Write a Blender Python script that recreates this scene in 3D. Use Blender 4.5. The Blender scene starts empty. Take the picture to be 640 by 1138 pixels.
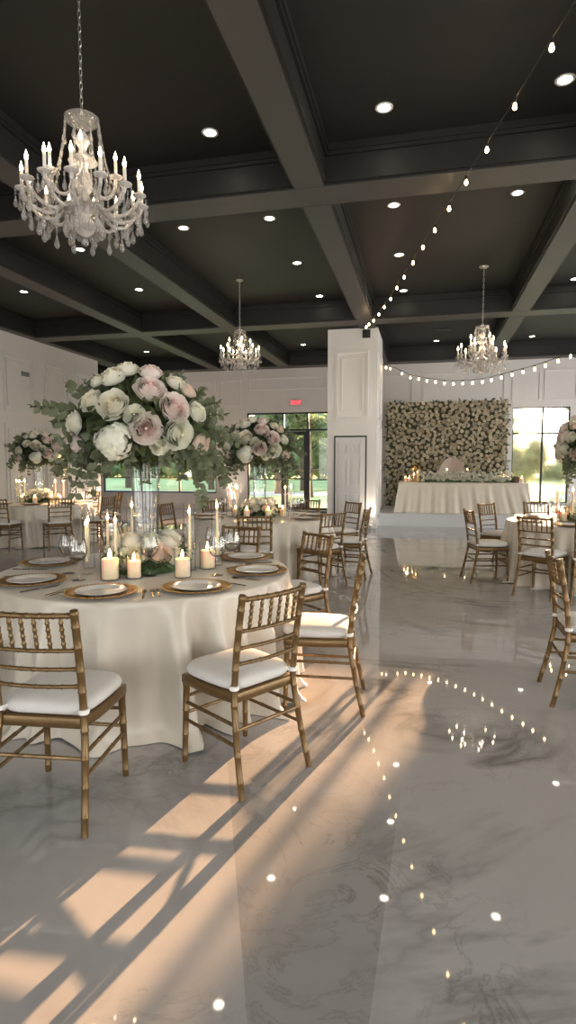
import bpy, math, random
from math import sin, cos, pi, sqrt, radians, atan2, tan
from mathutils import Vector, Matrix, Quaternion

COL = bpy.context.scene.collection
random.seed(7)

# ------------------------------------------------------------------ materials
MATS = {}


def nodes_of(name):
    m = bpy.data.materials.new(name)
    m.use_nodes = True
    nt = m.node_tree
    return m, nt, nt.nodes, nt.links, nt.nodes['Principled BSDF']


def pmat(name, col, rough=.5, metal=0., noise=0., nscale=8., bump=0., bscale=40., spec=.5, trans=0., sheen=0., sss=0.,
         emit=None, estr=0., coat=0.):
    m, nt, N, L, p = nodes_of(name)
    p.inputs['Base Color'].default_value = (*col, 1)
    p.inputs['Roughness'].default_value = rough
    p.inputs['Metallic'].default_value = metal
    p.inputs['Specular IOR Level'].default_value = spec
    p.inputs['Transmission Weight'].default_value = trans
    if sheen:
        p.inputs['Sheen Weight'].default_value = sheen
    if sss:
        p.inputs['Subsurface Weight'].default_value = sss
        p.inputs['Subsurface Radius'].default_value = (.05, .025, .010)
        p.inputs['Subsurface Scale'].default_value = 1.
    if coat:
        p.inputs['Coat Weight'].default_value = coat
    if emit:
        p.inputs['Emission Color'].default_value = (*emit, 1)
        p.inputs['Emission Strength'].default_value = estr
    tc = N.new('ShaderNodeTexCoord')
    if noise:
        n = N.new('ShaderNodeTexNoise')
        n.inputs['Scale'].default_value = nscale
        n.inputs['Detail'].default_value = 5
        L.new(tc.outputs['Object'], n.inputs['Vector'])
        r = N.new('ShaderNodeValToRGB')
        r.color_ramp.elements[0].position = .3
        r.color_ramp.elements[1].position = .7
        r.color_ramp.elements[0].color = (*[c * (1 - noise) for c in col], 1)
        r.color_ramp.elements[1].color = (*[min(1, c * (1 + noise)) for c in col], 1)
        L.new(n.outputs['Fac'], r.inputs['Fac'])
        L.new(r.outputs['Color'], p.inputs['Base Color'])
    if bump:
        n = N.new('ShaderNodeTexNoise')
        n.inputs['Scale'].default_value = bscale
        n.inputs['Detail'].default_value = 4
        L.new(tc.outputs['Object'], n.inputs['Vector'])
        b = N.new('ShaderNodeBump')
        b.inputs['Strength'].default_value = bump
        b.inputs['Distance'].default_value = .01
        L.new(n.outputs['Fac'], b.inputs['Height'])
        L.new(b.outputs['Normal'], p.inputs['Normal'])
    MATS[name] = m
    return m


def glass_mat(name, tint=(1, 1, 1), edge=.55, gl_rough=.03, body=0.0, refl=1.0):
    """thin clear glass: see-through face on, brighter reflections and a darker wall at the edges"""
    m, nt, N, L, p = nodes_of(name)
    N.remove(p)
    out = N['Material Output']
    lw = N.new('ShaderNodeLayerWeight')
    lw.inputs['Blend'].default_value = .5
    tr = N.new('ShaderNodeBsdfTransparent')
    ramp = N.new('ShaderNodeValToRGB')
    ramp.color_ramp.elements[0].color = (*tint, 1)
    ramp.color_ramp.elements[0].position = .35
    ramp.color_ramp.elements[1].color = (*[t * edge for t in tint], 1)
    ramp.color_ramp.elements[1].position = .9
    L.new(lw.outputs['Facing'], ramp.inputs['Fac'])
    L.new(ramp.outputs['Color'], tr.inputs['Color'])
    gl = N.new('ShaderNodeBsdfGlossy')
    gl.inputs['Roughness'].default_value = gl_rough
    pw = N.new('ShaderNodeMath')
    pw.operation = 'POWER'
    pw.inputs[1].default_value = 3.
    L.new(lw.outputs['Facing'], pw.inputs[0])
    mu = N.new('ShaderNodeMath')
    mu.operation = 'MULTIPLY_ADD'
    mu.inputs[1].default_value = .55 * refl
    mu.inputs[2].default_value = .035 * refl
    mu.use_clamp = True
    L.new(pw.outputs[0], mu.inputs[0])
    mx = N.new('ShaderNodeMixShader')
    L.new(mu.outputs[0], mx.inputs['Fac'])
    L.new(tr.outputs[0], mx.inputs[1])
    L.new(gl.outputs[0], mx.inputs[2])
    last = mx
    if body:
        df = N.new('ShaderNodeBsdfTranslucent')
        df2 = N.new('ShaderNodeBsdfDiffuse')
        ad = N.new('ShaderNodeMixShader')
        L.new(df.outputs[0], ad.inputs[1])
        L.new(df2.outputs[0], ad.inputs[2])
        m2 = N.new('ShaderNodeMixShader')
        m2.inputs['Fac'].default_value = body
        L.new(mx.outputs[0], m2.inputs[1])
        L.new(ad.outputs[0], m2.inputs[2])
        last = m2
    L.new(last.outputs[0], out.inputs['Surface'])
    MATS[name] = m
    return m


def petal_mat(name, inner, outer, r0=.1, r1=.8, trans=.0):
    m, nt, N, L, p = nodes_of(name)
    tc = N.new('ShaderNodeTexCoord')
    ln = N.new('ShaderNodeVectorMath')
    ln.operation = 'LENGTH'
    mp = N.new('ShaderNodeMapping')
    mp.inputs['Scale'].default_value = (1, 1, 0)
    L.new(tc.outputs['Object'], mp.inputs['Vector'])
    L.new(mp.outputs[0], ln.inputs[0])
    r = N.new('ShaderNodeValToRGB')
    r.color_ramp.elements[0].position = r0
    r.color_ramp.elements[1].position = r1
    r.color_ramp.elements[0].color = (*inner, 1)
    r.color_ramp.elements[1].color = (*outer, 1)
    L.new(ln.outputs['Value'], r.inputs['Fac'])
    L.new(r.outputs['Color'], p.inputs['Base Color'])
    p.inputs['Roughness'].default_value = .65
    p.inputs['Sheen Weight'].default_value = .2
    p.inputs['Specular IOR Level'].default_value = .25
    tl = N.new('ShaderNodeBsdfTranslucent')
    L.new(r.outputs['Color'], tl.inputs['Color'])
    xx = N.new('ShaderNodeMixShader')
    xx.inputs[0].default_value = .38
    L.new(p.outputs[0], xx.inputs[1])
    L.new(tl.outputs[0], xx.inputs[2])
    L.new(xx.outputs[0], N['Material Output'].inputs['Surface'])
    MATS[name] = m
    return m


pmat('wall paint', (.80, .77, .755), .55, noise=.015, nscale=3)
pmat('left wall paint', (.61, .585, .57), .55, noise=.015, nscale=3)  # greyed copy of the wall colour, dims the strongly lit left wall
pmat('pillar paint', (.84, .815, .80), .5, noise=.015, nscale=3)
pmat('door paint', (.74, .73, .72), .4, noise=.01)
pmat('ceiling paint', (.0165, .0144, .0131), .6, noise=.06, nscale=4)
pmat('beam paint', (.0125, .0110, .0100), .5, noise=.05, nscale=5)  # darker than the soffit: shade on the beam sides put into the colour
pmat('soffit paint', (.064, .059, .055), .5, noise=.05, nscale=5)  # lighter copy of the beam colour, paints floor bounce on the undersides
pmat('stage paint', (.74, .75, .77), .3, noise=.01)
pmat('baseboard paint', (.74, .73, .72), .4, noise=.01)
pmat('black metal', (.022, .024, .025), .4, .3, noise=.1)
pmat('gold paint', (.17, .102, .040), .33, .5, noise=.10, nscale=20, bump=.05, bscale=60)
pmat('cushion fabric', (.64, .61, .58), .75, noise=.02, nscale=30, bump=.08, bscale=300, sheen=.2)
pmat('tie fabric', (.82, .80, .77), .7, noise=.02, nscale=30)
pmat('champagne satin', (.60, .535, .45), .3, noise=.03, nscale=6, bump=.03, bscale=20, sheen=.25)
pmat('ivory satin', (.74, .67, .57), .5, noise=.03, nscale=6, sheen=.2)
pmat('charger gold', (.36, .195, .055), .36, .6, noise=.08, nscale=30)
pmat('porcelain', (.78, .76, .74), .12, noise=.01, coat=.3)
pmat('flatware', (.25, .17, .10), .25, .8, noise=.05)
pmat('wax', (.86, .70, .50), .45, noise=.02, sss=.8)
pmat('flame', (1, .6, .2), .5, noise=.01, emit=(1, .62, .25), estr=45)
pmat('wick', (.02, .02, .02), .8, noise=.1)
pmat('bulb glow', (1, .8, .5), .3, noise=.01, emit=(1, .78, .48), estr=26)
pmat('string bulb glow', (1, .75, .4), .3, noise=.01, emit=(1, .66, .3), estr=30)
pmat('downlight lens', (1, .93, .82), .3, noise=.01, emit=(1, .88, .7), estr=24)
pmat('downlight trim', (.75, .72, .68), .4, noise=.02)
pmat('cable', (.02, .019, .017), .6, noise=.05)
pmat('chain metal', (.55, .52, .48), .3, .8, noise=.05)
pmat('candle sleeve', (.82, .79, .74), .5, noise=.02, sss=.2)
pmat('crystal', (.78, .72, .68), .15, noise=.02, trans=.3)
pmat('leaf green', (.105, .13, .06), .5, noise=.35, nscale=9, spec=.3)
pmat('eucalyptus', (.155, .175, .105), .55, noise=.25, nscale=7, spec=.3)
pmat('dark leaf', (.085, .13, .055), .5, noise=.4, nscale=9, spec=.3)
pmat('stem', (.12, .14, .06), .6, noise=.2)
pmat('wall greenery', (.17, .165, .10), .6, noise=.5, nscale=5, spec=.2)
petal_mat('blush petal', (.88, .69, .645), (.90, .83, .79), .05, .7)
petal_mat('ivory petal', (.90, .85, .70), (.90, .885, .81))
petal_mat('cream petal', (.87, .86, .72), (.88, .88, .80))
petal_mat('peach petal', (.87, .70, .59), (.89, .79, .70))
petal_mat('wall petal', (.86, .75, .58), (.92, .86, .73))
pmat('sign plate', (.7, .66, .64), .4, noise=.02)
pmat('sign red', (.8, .02, .04), .4, noise=.02, emit=(1, .05, .09), estr=1.6)
pmat('grey plastic', (.16, .16, .16), .5, noise=.05)
pmat('pale plastic', (.6, .59, .57), .5, noise=.02)
pmat('blush velvet', (.52, .42, .36), .8, noise=.05, nscale=20, sheen=.5)
pmat('polished brass', (.62, .40, .14), .25, .9, noise=.05)
pmat('lawn grass', (.36, .43, .19), .9, noise=.3, nscale=.6, spec=.1)
pmat('drive paving', (.42, .42, .42), .8, noise=.08, nscale=1.5)
pmat('tree bark', (.10, .075, .05), .9, noise=.3, nscale=6, bump=.5, bscale=15)
pmat('tree leaves', (.27, .34, .19), .7, noise=.4, nscale=1.2, spec=.15)
pmat('pine leaves', (.20, .28, .22), .7, noise=.4, nscale=1.5, spec=.15)
pmat('hedge leaves', (.32, .33, .16), .7, noise=.4, nscale=1.6, spec=.15)
pmat('exterior wall', (.55, .53, .50), .8, noise=.05)
for nm in ('tree leaves', 'pine leaves', 'hedge leaves', 'leaf green', 'eucalyptus'):
    mm = MATS[nm]
    NN, LL = mm.node_tree.nodes, mm.node_tree.links
    pp = NN['Principled BSDF']
    src = pp.inputs['Base Color'].links[0].from_socket
    tl = NN.new('ShaderNodeBsdfTranslucent')
    LL.new(src, tl.inputs['Color'])
    xx = NN.new('ShaderNodeMixShader')
    xx.inputs[0].default_value = .45 if 'leaves' in nm else .2
    LL.new(pp.outputs[0], xx.inputs[1])
    LL.new(tl.outputs[0], xx.inputs[2])
    LL.new(xx.outputs[0], NN['Material Output'].inputs['Surface'])
glass_mat('clear glass', (1, 1, 1), .8, refl=.45)
glass_mat('stemware glass', (1, 1, 1), .62, refl=1.7)
glass_mat('vase glass', (.98, .99, 1), .5, refl=1.2)
glass_mat('pane glass', (.97, .99, .98), .8, refl=.8)
glass_mat('crystal drop glass', (.97, .94, .92), .55, body=.25)


def frosted():  # panes roughened to stop the sun and haze the view
    m, nt, N, L, p = nodes_of('frosted glass')
    p.inputs['Base Color'].default_value = (.78, .84, .78, 1)
    p.inputs['Roughness'].default_value = .11
    p.inputs['Transmission Weight'].default_value = 1.
    p.inputs['IOR'].default_value = 1.2
    n = N.new('ShaderNodeTexNoise')
    n.inputs['Scale'].default_value = 160
    b = N.new('ShaderNodeBump')
    b.inputs['Strength'].default_value = .05
    L.new(n.outputs['Fac'], b.inputs['Height'])
    L.new(b.outputs['Normal'], p.inputs['Normal'])
    MATS['frosted glass'] = m


frosted()


def marble():
    m, nt, N, L, p = nodes_of('polished marble')
    tc = N.new('ShaderNodeTexCoord')

    def noise(scale, detail=6, dist=0., vec=None, rough=.6):
        n = N.new('ShaderNodeTexNoise')
        n.inputs['Scale'].default_value = scale
        n.inputs['Detail'].default_value = detail
        n.inputs['Roughness'].default_value = rough
        n.inputs['Distortion'].default_value = dist
        L.new(vec or tc.outputs['Object'], n.inputs['Vector'])
        return n

    def math_(op, a, b=None, clamp=False):
        n = N.new('ShaderNodeMath')
        n.operation = op
        n.use_clamp = clamp
        for i, v in enumerate((a, b)):
            if v is None:
                continue
            if isinstance(v, (int, float)):
                n.inputs[i].default_value = v
            else:
                L.new(v, n.inputs[i])
        return n.outputs[0]

    def ramp(fac, stops):
        r = N.new('ShaderNodeValToRGB')
        e = r.color_ramp.elements
        while len(e) < len(stops):
            e.new(.5)
        for k, (pos, c) in enumerate(stops):
            e[k].position = pos
            e[k].color = (*c, 1) if isinstance(c, tuple) else (c, c, c, 1)
        L.new(fac, r.inputs['Fac'])
        return r.outputs['Color']

    def mix(fac, a, b, mode='MIX'):
        n = N.new('ShaderNodeMixRGB')
        n.blend_type = mode
        for i, v in zip((0, 1, 2), (fac, a, b)):
            if isinstance(v, (int, float)):
                n.inputs[i].default_value = v
            elif isinstance(v, tuple):
                n.inputs[i].default_value = (*v, 1)
            else:
                L.new(v, n.inputs[i])
        return n.outputs[0]

    cloud = noise(.7, 6, .6)
    base = ramp(cloud.outputs['Fac'], [(.3, (.36, .343, .332)), (.7, (.44, .419, .405))])
    # broad veins: the thin band where a warped noise crosses one half
    v1 = noise(.55, 8, 1.4, rough=.55)
    d1 = math_('ABSOLUTE', math_('SUBTRACT', v1.outputs['Fac'], .5))
    vein1 = ramp(d1, [(0., 1.), (.012, .55), (.04, 0.)])
    msk = ramp(noise(.45, 2).outputs['Fac'], [(.45, 0.), (.62, 1.)])
    # fine crackle
    v2 = noise(3.2, 9, 1.2, rough=.65)
    d2 = math_('ABSOLUTE', math_('SUBTRACT', v2.outputs['Fac'], .5))
    vein2 = ramp(d2, [(0., 1.), (.01, .4), (.03, 0.)])
    msk2 = ramp(noise(.9, 3).outputs['Fac'], [(.47, 0.), (.62, 1.)])
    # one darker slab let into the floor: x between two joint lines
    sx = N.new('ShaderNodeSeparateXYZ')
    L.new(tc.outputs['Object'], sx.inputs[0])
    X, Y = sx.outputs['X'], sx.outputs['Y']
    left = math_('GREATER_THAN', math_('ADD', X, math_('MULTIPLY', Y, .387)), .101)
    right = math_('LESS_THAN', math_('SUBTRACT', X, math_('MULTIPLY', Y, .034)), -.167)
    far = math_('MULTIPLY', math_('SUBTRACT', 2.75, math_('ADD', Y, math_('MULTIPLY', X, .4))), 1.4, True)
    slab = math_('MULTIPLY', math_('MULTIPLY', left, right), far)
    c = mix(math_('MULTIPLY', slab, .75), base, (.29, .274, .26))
    f1 = math_('MULTIPLY', vein1, math_('ADD', math_('MULTIPLY', msk, .8), .14))
    c = mix(f1, c, (.17, .16, .15))
    f2 = math_('MULTIPLY', vein2, math_('ADD', math_('MULTIPLY', msk2, .6), math_('MULTIPLY', slab, .3), True))
    c = mix(f2, c, (.16, .145, .13))
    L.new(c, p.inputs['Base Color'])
    p.inputs['Roughness'].default_value = .028
    p.inputs['Specular IOR Level'].default_value = .5
    p.inputs['IOR'].default_value = 1.5
    MATS['polished marble'] = m


marble()

# ------------------------------------------------------------------ mesh builder


class MB:
    def __init__(s):
        s.v, s.f = [], []

    def add(s, vs, fs, M=None):
        o = len(s.v)
        s.v += [tuple(M @ Vector(v)) if M else tuple(v) for v in vs]
        s.f += [tuple(i + o for i in f) for f in fs]
        return s

    def box(s, x0, x1, y0, y1, z0, z1, M=None, bev=0.):
        if bev:
            b = bev
            vs, idx = [], {}
            ring = [(x0, y0, 1, 1), (x1, y0, -1, 1), (x1, y1, -1, -1), (x0, y1, 1, -1)]
            levels = [(z0, b), (z0 + b, 0), (z1 - b, 0), (z1, b)]
            fs = []
            for z, ins in levels:
                for (x, y, dx, dy) in ring:
                    # chamfered vertical corners: two points each
                    vs.append((x + dx * (b + (ins if ins else 0)), y + dy * ins, z))
                    vs.append((x + dx * ins, y + dy * (b + (ins if ins else 0)), z))
            order = [1, 0, 3 - 1 + 0, 3]  # unused, kept simple below
            # perimeter order per level
            per = [1, 0, 2, 3, 5, 4, 6, 7]
            per = [1, 0, 2, 3, 5, 4, 6, 7]
            n = 8
            for l in range(3):
                for k in range(n):
                    a, c = per[k], per[(k + 1) % n]
                    fs.append((l * n + a, l * n + c, (l + 1) * n + c, (l + 1) * n + a))
            fs.append(tuple(per[::-1]))
            fs.append(tuple(3 * n + k for k in per))
            return s.add(vs, fs, M)
        vs = [(x0, y0, z0), (x1, y0, z0), (x1, y1, z0), (x0, y1, z0), (x0, y0, z1), (x1, y0, z1), (x1, y1, z1), (x0, y1, z1)]
        return s.add(vs, [(3, 2, 1, 0), (4, 5, 6, 7), (0, 1, 5, 4), (1, 2, 6, 5), (2, 3, 7, 6), (3, 0, 4, 7)], M)

    def lathe(s, prof, seg=16, M=None):
        vs, fs = [], []
        n = len(prof)
        idx = []
        for (r, z) in prof:
            if r < 1e-6:
                idx.append([len(vs)])
                vs.append((0, 0, z))
            else:
                idx.append([len(vs) + k for k in range(seg)])
                vs += [(r * cos(2 * pi * k / seg), r * sin(2 * pi * k / seg), z) for k in range(seg)]
        for i in range(n - 1):
            a, b = idx[i], idx[i + 1]
            if len(a) == 1 and len(b) == 1:
                continue
            for k in range(seg):
                k2 = (k + 1) % seg
                if len(a) == 1:
                    fs.append((a[0], b[k2], b[k]))
                elif len(b) == 1:
                    fs.append((a[k], a[k2], b[0]))
                else:
                    fs.append((a[k], a[k2], b[k2], b[k]))
        return s.add(vs, fs, M)

    def tube(s, pts, rad, seg=8, cap=True, M=None):
        pts = [Vector(p) for p in pts]
        n = len(pts)
        rad = rad if isinstance(rad, (list, tuple)) else [rad] * n
        vs, fs = [], []
        prev = None
        for i in range(n):
            t = (pts[min(i + 1, n - 1)] - pts[max(i - 1, 0)])
            if t.length < 1e-9:
                t = Vector((0, 0, 1))
            t.normalize()
            if prev is None:
                u = Vector((1, 0, 0)) if abs(t.x) < .9 else Vector((0, 1, 0))
            else:
                u = prev
            u = (u - t * u.dot(t)).normalized()
            w = t.cross(u)
            prev = u
            for k in range(seg):
                a = 2 * pi * k / seg
                vs.append(pts[i] + (u * cos(a) + w * sin(a)) * rad[i])
        for i in range(n - 1):
            for k in range(seg):
                k2 = (k + 1) % seg
                fs.append((i * seg + k, i * seg + k2, (i + 1) * seg + k2, (i + 1) * seg + k))
        if cap:
            fs.append(tuple(range(seg - 1, -1, -1)))
            fs.append(tuple((n - 1) * seg + k for k in range(seg)))
        return s.add(vs, fs, M)

    def grid(s, rows, closed_u=False, M=None):
        """rows: list of equally long lists of points"""
        n, m = len(rows), len(rows[0])
        vs = [p for r in rows for p in r]
        fs = []
        for i in range(n - 1):
            for k in range(m if closed_u else m - 1):
                k2 = (k + 1) % m
                fs.append((i * m + k, i * m + k2, (i + 1) * m + k2, (i + 1) * m + k))
        return s.add(vs, fs, M)

    def mesh(s, name, mat, smooth=True, angle=40):
        me = bpy.data.meshes.new(name)
        me.from_pydata(s.v, [], s.f)
        me.materials.append(MATS[mat])
        if smooth:
            me.shade_smooth()
            me.set_sharp_from_angle(angle=radians(angle))
        me.update()
        return me

    def build(s, name, mat, parent=None, smooth=True, angle=40, loc=None):
        return link(name, s.mesh(name, mat, smooth, angle), parent, loc)


def link(name, me, parent=None, loc=None):
    o = bpy.data.objects.new(name, me)
    COL.objects.link(o)
    if parent:
        o.parent = parent
    if loc:
        o.location = loc
    return o


def tag(o, label, cat, group=None):
    o['label'] = label
    o['category'] = cat
    if group:
        o['group'] = group
    return o


def thing(name, label, cat, loc=(0, 0, 0), rz=0, group=None):
    o = bpy.data.objects.new(name, None)
    COL.objects.link(o)
    o.location = loc
    o.rotation_euler = (0, 0, rz)
    o.empty_display_size = .1
    return tag(o, label, cat, group)


def struct(name, mb, mat, parent=None, smooth=False, angle=40):
    o = mb.build(name, mat, parent, smooth, angle)
    if parent is None:
        o['kind'] = 'structure'
    return o


def copy_tree(o, parent=None):
    c = o.copy()
    COL.objects.link(c)
    c.parent = parent
    for ch in list(o.children):
        copy_tree(ch, c)
    return c


USED = {}


def place(key, make, label, cat, loc, rz=0, group=None, scale=None):
    """first use builds the thing, later ones copy it with all its parts"""
    if key not in USED:
        USED[key] = make()
        o = USED[key]
    else:
        o = copy_tree(USED[key])
    o.location = loc
    o.rotation_euler = (0, 0, rz)
    if scale:
        o.scale = (scale, scale, scale)
    o['label'] = label
    o['category'] = cat
    if group:
        o['group'] = group
    elif 'group' in o:
        del o['group']
    return o


def rot_to(d):
    """matrix turning +Z to direction d"""
    return Vector((0, 0, 1)).rotation_difference(Vector(d)).to_matrix().to_4x4()


def T(x, y, z):
    return Matrix.Translation((x, y, z))


# ------------------------------------------------------------------ room shell
ZB, ZC = 4.61, 5.04           # underside of beams, coffer ceiling
XL, XR, YF, YB = -9.65, 8.2, -4.0, 18.8

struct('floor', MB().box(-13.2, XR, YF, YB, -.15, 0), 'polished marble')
struct('ceiling', MB().box(-13.4, XR + .2, YF - .2, YB + .2, ZC, ZC + .2), 'ceiling paint')

# beams (x0,x1) along the hall and (y0,y1) across it, each with a stepped moulding under the coffer
n_trim = 0


def beam(x0, x1, y0, y1, mat='beam paint', sides='xy'):
    global n_trim
    n_trim += 1
    m = MB().box(x0, x1, y0, y1, ZB + .012, ZC)
    # narrow beads at the lower edges
    e = .018
    if x1 - x0 < y1 - y0:
        for xx, d in ((x0, -1), (x1, 1)):
            m.box(min(xx, xx + d * .022), max(xx, xx + d * .022), y0, y1, ZB + .03, ZB + .055)
            m.box(min(xx, xx + d * .05), max(xx, xx + d * .05), y0, y1, ZC - .075, ZC)
            m.box(min(xx, xx + d * .03), max(xx, xx + d * .03), y0, y1, ZC - .115, ZC - .075)
    else:
        for yy, d in ((y0, -1), (y1, 1)):
            m.box(x0, x1, min(yy, yy + d * .022), max(yy, yy + d * .022), ZB + .03, ZB + .055)
            m.box(x0, x1, min(yy, yy + d * .05), max(yy, yy + d * .05), ZC - .075, ZC)
            m.box(x0, x1, min(yy, yy + d * .03), max(yy, yy + d * .03), ZC - .115, ZC - .075)
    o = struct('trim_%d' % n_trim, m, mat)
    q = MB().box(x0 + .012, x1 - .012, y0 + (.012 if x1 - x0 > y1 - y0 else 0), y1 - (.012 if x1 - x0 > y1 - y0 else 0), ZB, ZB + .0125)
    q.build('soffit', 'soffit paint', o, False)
    return o


CROSS = [(YF, YF + .4), (.5, .98), (6.77, 7.25), (12.95, 13.43), (18.35, YB)]
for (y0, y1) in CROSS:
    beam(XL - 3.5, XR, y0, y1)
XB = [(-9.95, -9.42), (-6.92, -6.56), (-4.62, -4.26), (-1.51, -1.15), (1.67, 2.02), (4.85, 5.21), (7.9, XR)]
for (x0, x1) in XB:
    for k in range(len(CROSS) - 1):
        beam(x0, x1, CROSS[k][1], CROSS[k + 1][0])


def frame_y(m, x0, x1, z0, z1, y, d, w=.05, t=.022):
    """picture-frame moulding on a wall of constant y, standing out towards d"""
    a, b = min(y, y + d * t), max(y, y + d * t)
    m.box(x0, x1, a, b, z0, z0 + w).box(x0, x1, a, b, z1 - w, z1)
    m.box(x0, x0 + w, a, b, z0 + w, z1 - w).box(x1 - w, x1, a, b, z0 + w, z1 - w)


def frame_x(m, y0, y1, z0, z1, x, d, w=.05, t=.022):
    a, b = min(x, x + d * t), max(x, x + d * t)
    m.box(a, b, y0, y1, z0, z0 + w).box(a, b, y0, y1, z1 - w, z1)
    m.box(a, b, y0, y0 + w, z0 + w, z1 - w).box(a, b, y1 - w, y1, z0 + w, z1 - w)


# left wall: a thick panelled wall that stops short of the back wall
m = MB().box(XL - .35, XL, YF, 16.15, 0, ZB + .02)
for (a, b) in [(-3.4, -2.3), (-1.9, -.8), (-.3, .8), (1.2, 2.3), (2.8, 3.9), (4.4, 5.5), (6., 7.1), (7.5, 8.6), (9.0, 10.1), (10.5, 11.6),
               (12.0, 13.14), (13.55, 14.58), (14.95, 15.9)]:
    for (z0, z1) in ((2.77, 4.13), (.35, 2.48)):
        frame_x(m, a, b, z0, z1, XL, 1, .05, .04)
        frame_x(m, a + .12, b - .12, z0 + .12, z1 - .12, XL, 1, .035, .028)
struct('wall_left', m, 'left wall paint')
struct('baseboard_left', MB().box(XL, XL + .025, YF, 16.15, 0, .16).box(XL, XL + .014, YF, 16.15, .16, .19), 'baseboard paint')
struct('wall_alcove', MB().box(-13.4, -13.2, YF, YB, 0, ZC), 'wall paint')


def wall_with_holes_y(m, x0, x1, y0, y1, z1, holes):
    xs = x0
    for (a, b, za, zb) in sorted(holes):
        m.box(xs, a, y0, y1, 0, z1)
        if za > 0:
            m.box(a, b, y0, y1, 0, za)
        m.box(a, b, y0, y1, zb, z1)
        xs = b
    m.box(xs, x1, y0, y1, 0, z1)


def wall_with_holes_x(m, y0, y1, x0, x1, z1, holes):
    ys = y0
    for (a, b, za, zb) in sorted(holes):
        m.box(x0, x1, ys, a, 0, z1)
        if za > 0:
            m.box(x0, x1, a, b, 0, za)
        m.box(x0, x1, a, b, zb, z1)
        ys = b
    m.box(x0, x1, ys, y1, 0, z1)


W1 = (-11.15, -6.88, .53, 3.2)
DG = (-5.78, -3.02, 0., 3.2)
W2 = (2.55, 4.14, .36, 3.20)
m = MB()
wall_with_holes_y(m, -13.2, XR, YB, YB + .2, ZC, [W1, DG, W2])
for (a, b, z0, z1) in [(-2.4, -.4, .35, 2.5), (-2.4, -.4, 2.85, 4.3), (-.1, 2.3, 2.85, 4.3), (2.5, 3.3, 3.4, 4.3), (3.4, 4.3, 3.4, 4.3), (4.6, 7.6, .35, 2.5),
                       (4.6, 7.6, 2.85, 4.3), (-6.68, -5.98, 3.45, 4.3), (-9., -6.9, 3.45, 4.3), (-11.2, -9.2, 3.45, 4.3), (-5.7, -3.1, 3.95, 4.35)]:
    frame_y(m, a, b, z0, z1, YB, -1, .04, .022)
struct('wall_back', m, 'wall paint')
m = MB()
for (a, b) in [(-13.2, -5.86), (-2.94, XR)]:
    m.box(a, b, YB - .025, YB, 0, .16).box(a, b, YB - .014, YB, .16, .19)
struct('baseboard_back', m, 'baseboard paint')

# right wall and front wall (beside and behind the camera) with unseen tall windows put in for the fill light
RW = [(-1.5, 1.3, .5, 3.4), (2.2, 5.6, .5, 3.4), (8.2, 11.6, .5, 3.4), (14.0, 16.6, .5, 3.4)]
m = MB()
wall_with_holes_x(m, YF, YB, XR, XR + .2, ZC, RW)
struct('wall_right', m, 'wall paint')
FW = [(-7.5, -4.0, .4, 3.5), (-2.2, 1.6, .4, 3.5), (3.4, 6.6, .4, 3.5)]
m = MB()
wall_with_holes_y(m, -13.2, XR, YF - .2, YF, ZC, FW)
struct('wall_front', m, 'wall paint')

# pillar with panelled faces and a white door
PX0, PX1, PY0, PY1 = -2.26, -1.1, 13.8, 15.3
m = MB().box(PX0, PX1, PY0, PY1, 0, ZB + .02)
frame_y(m, -2.06, -1.30, 2.6, 4.12, PY0, -1, .05, .045)
frame_y(m, -1.94, -1.42, 2.74, 3.98, PY0, -1, .035, .035)
frame_x(m, 14.0, 15.1, 2.6, 4.12, PX1, 1, .05, .03)
frame_x(m, 14.15, 14.95, 2.74, 3.98, PX1, 1, .03, .02)
frame_x(m, 14.0, 15.1, .4, 2.4, PX1, 1, .05, .03)
m.box(PX0 - .02, PX1 + .02, PY0 - .02, PY1 + .02, 0, .17)
struct('wall_pillar', m, 'pillar paint')

# the six panel door in the pillar
DX0, DX1, DZ = -2.06, -1.36, 2.13
d = thing('door_1', 'white', 'door', (0, 0, 0))
del d['label'], d['category']
d['kind'] = 'structure'
m = MB().box(DX0, DX1, PY0 - .035, PY0 - .005, .02, DZ)
for (a, b) in ((DX0 + .09, (DX0 + DX1) / 2 - .04), ((DX0 + DX1) / 2 + .04, DX1 - .09)):
    for (z0, z1) in ((.18, .80), (.98, 1.62), (1.74, 2.0)):
        frame_y(m, a, b, z0, z1, PY0 - .035, -1, .035, .03)
        m.box(a + .06, b - .06, PY0 - .055, PY0 - .03, z0 + .06, z1 - .06)
m.build('panel', 'door paint', d, False)
m = MB().box(DX0 - .032, DX0 - .004, PY0 - .03, PY0, 0, DZ + .038).box(DX1 + .004, DX1 + .032, PY0 - .03, PY0, 0, DZ + .038)
m.box(DX0 - .004, DX1 + .004, PY0 - .03, PY0, DZ + .006, DZ + .038)
m.build('frame', 'black metal', d, False)
m = MB().lathe([(.0, 0), (.035, 0), (.035, .008), (.014, .012), (.014, .035), (.03, .045), (.034, .062), (.024, .078), (0, .082)], 16,
               T(DX0 + .08, PY0 - .035, .98) @ Matrix.Rotation(pi / 2, 4, 'X'))
m.build('handle', 'chain metal', d)


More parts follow.
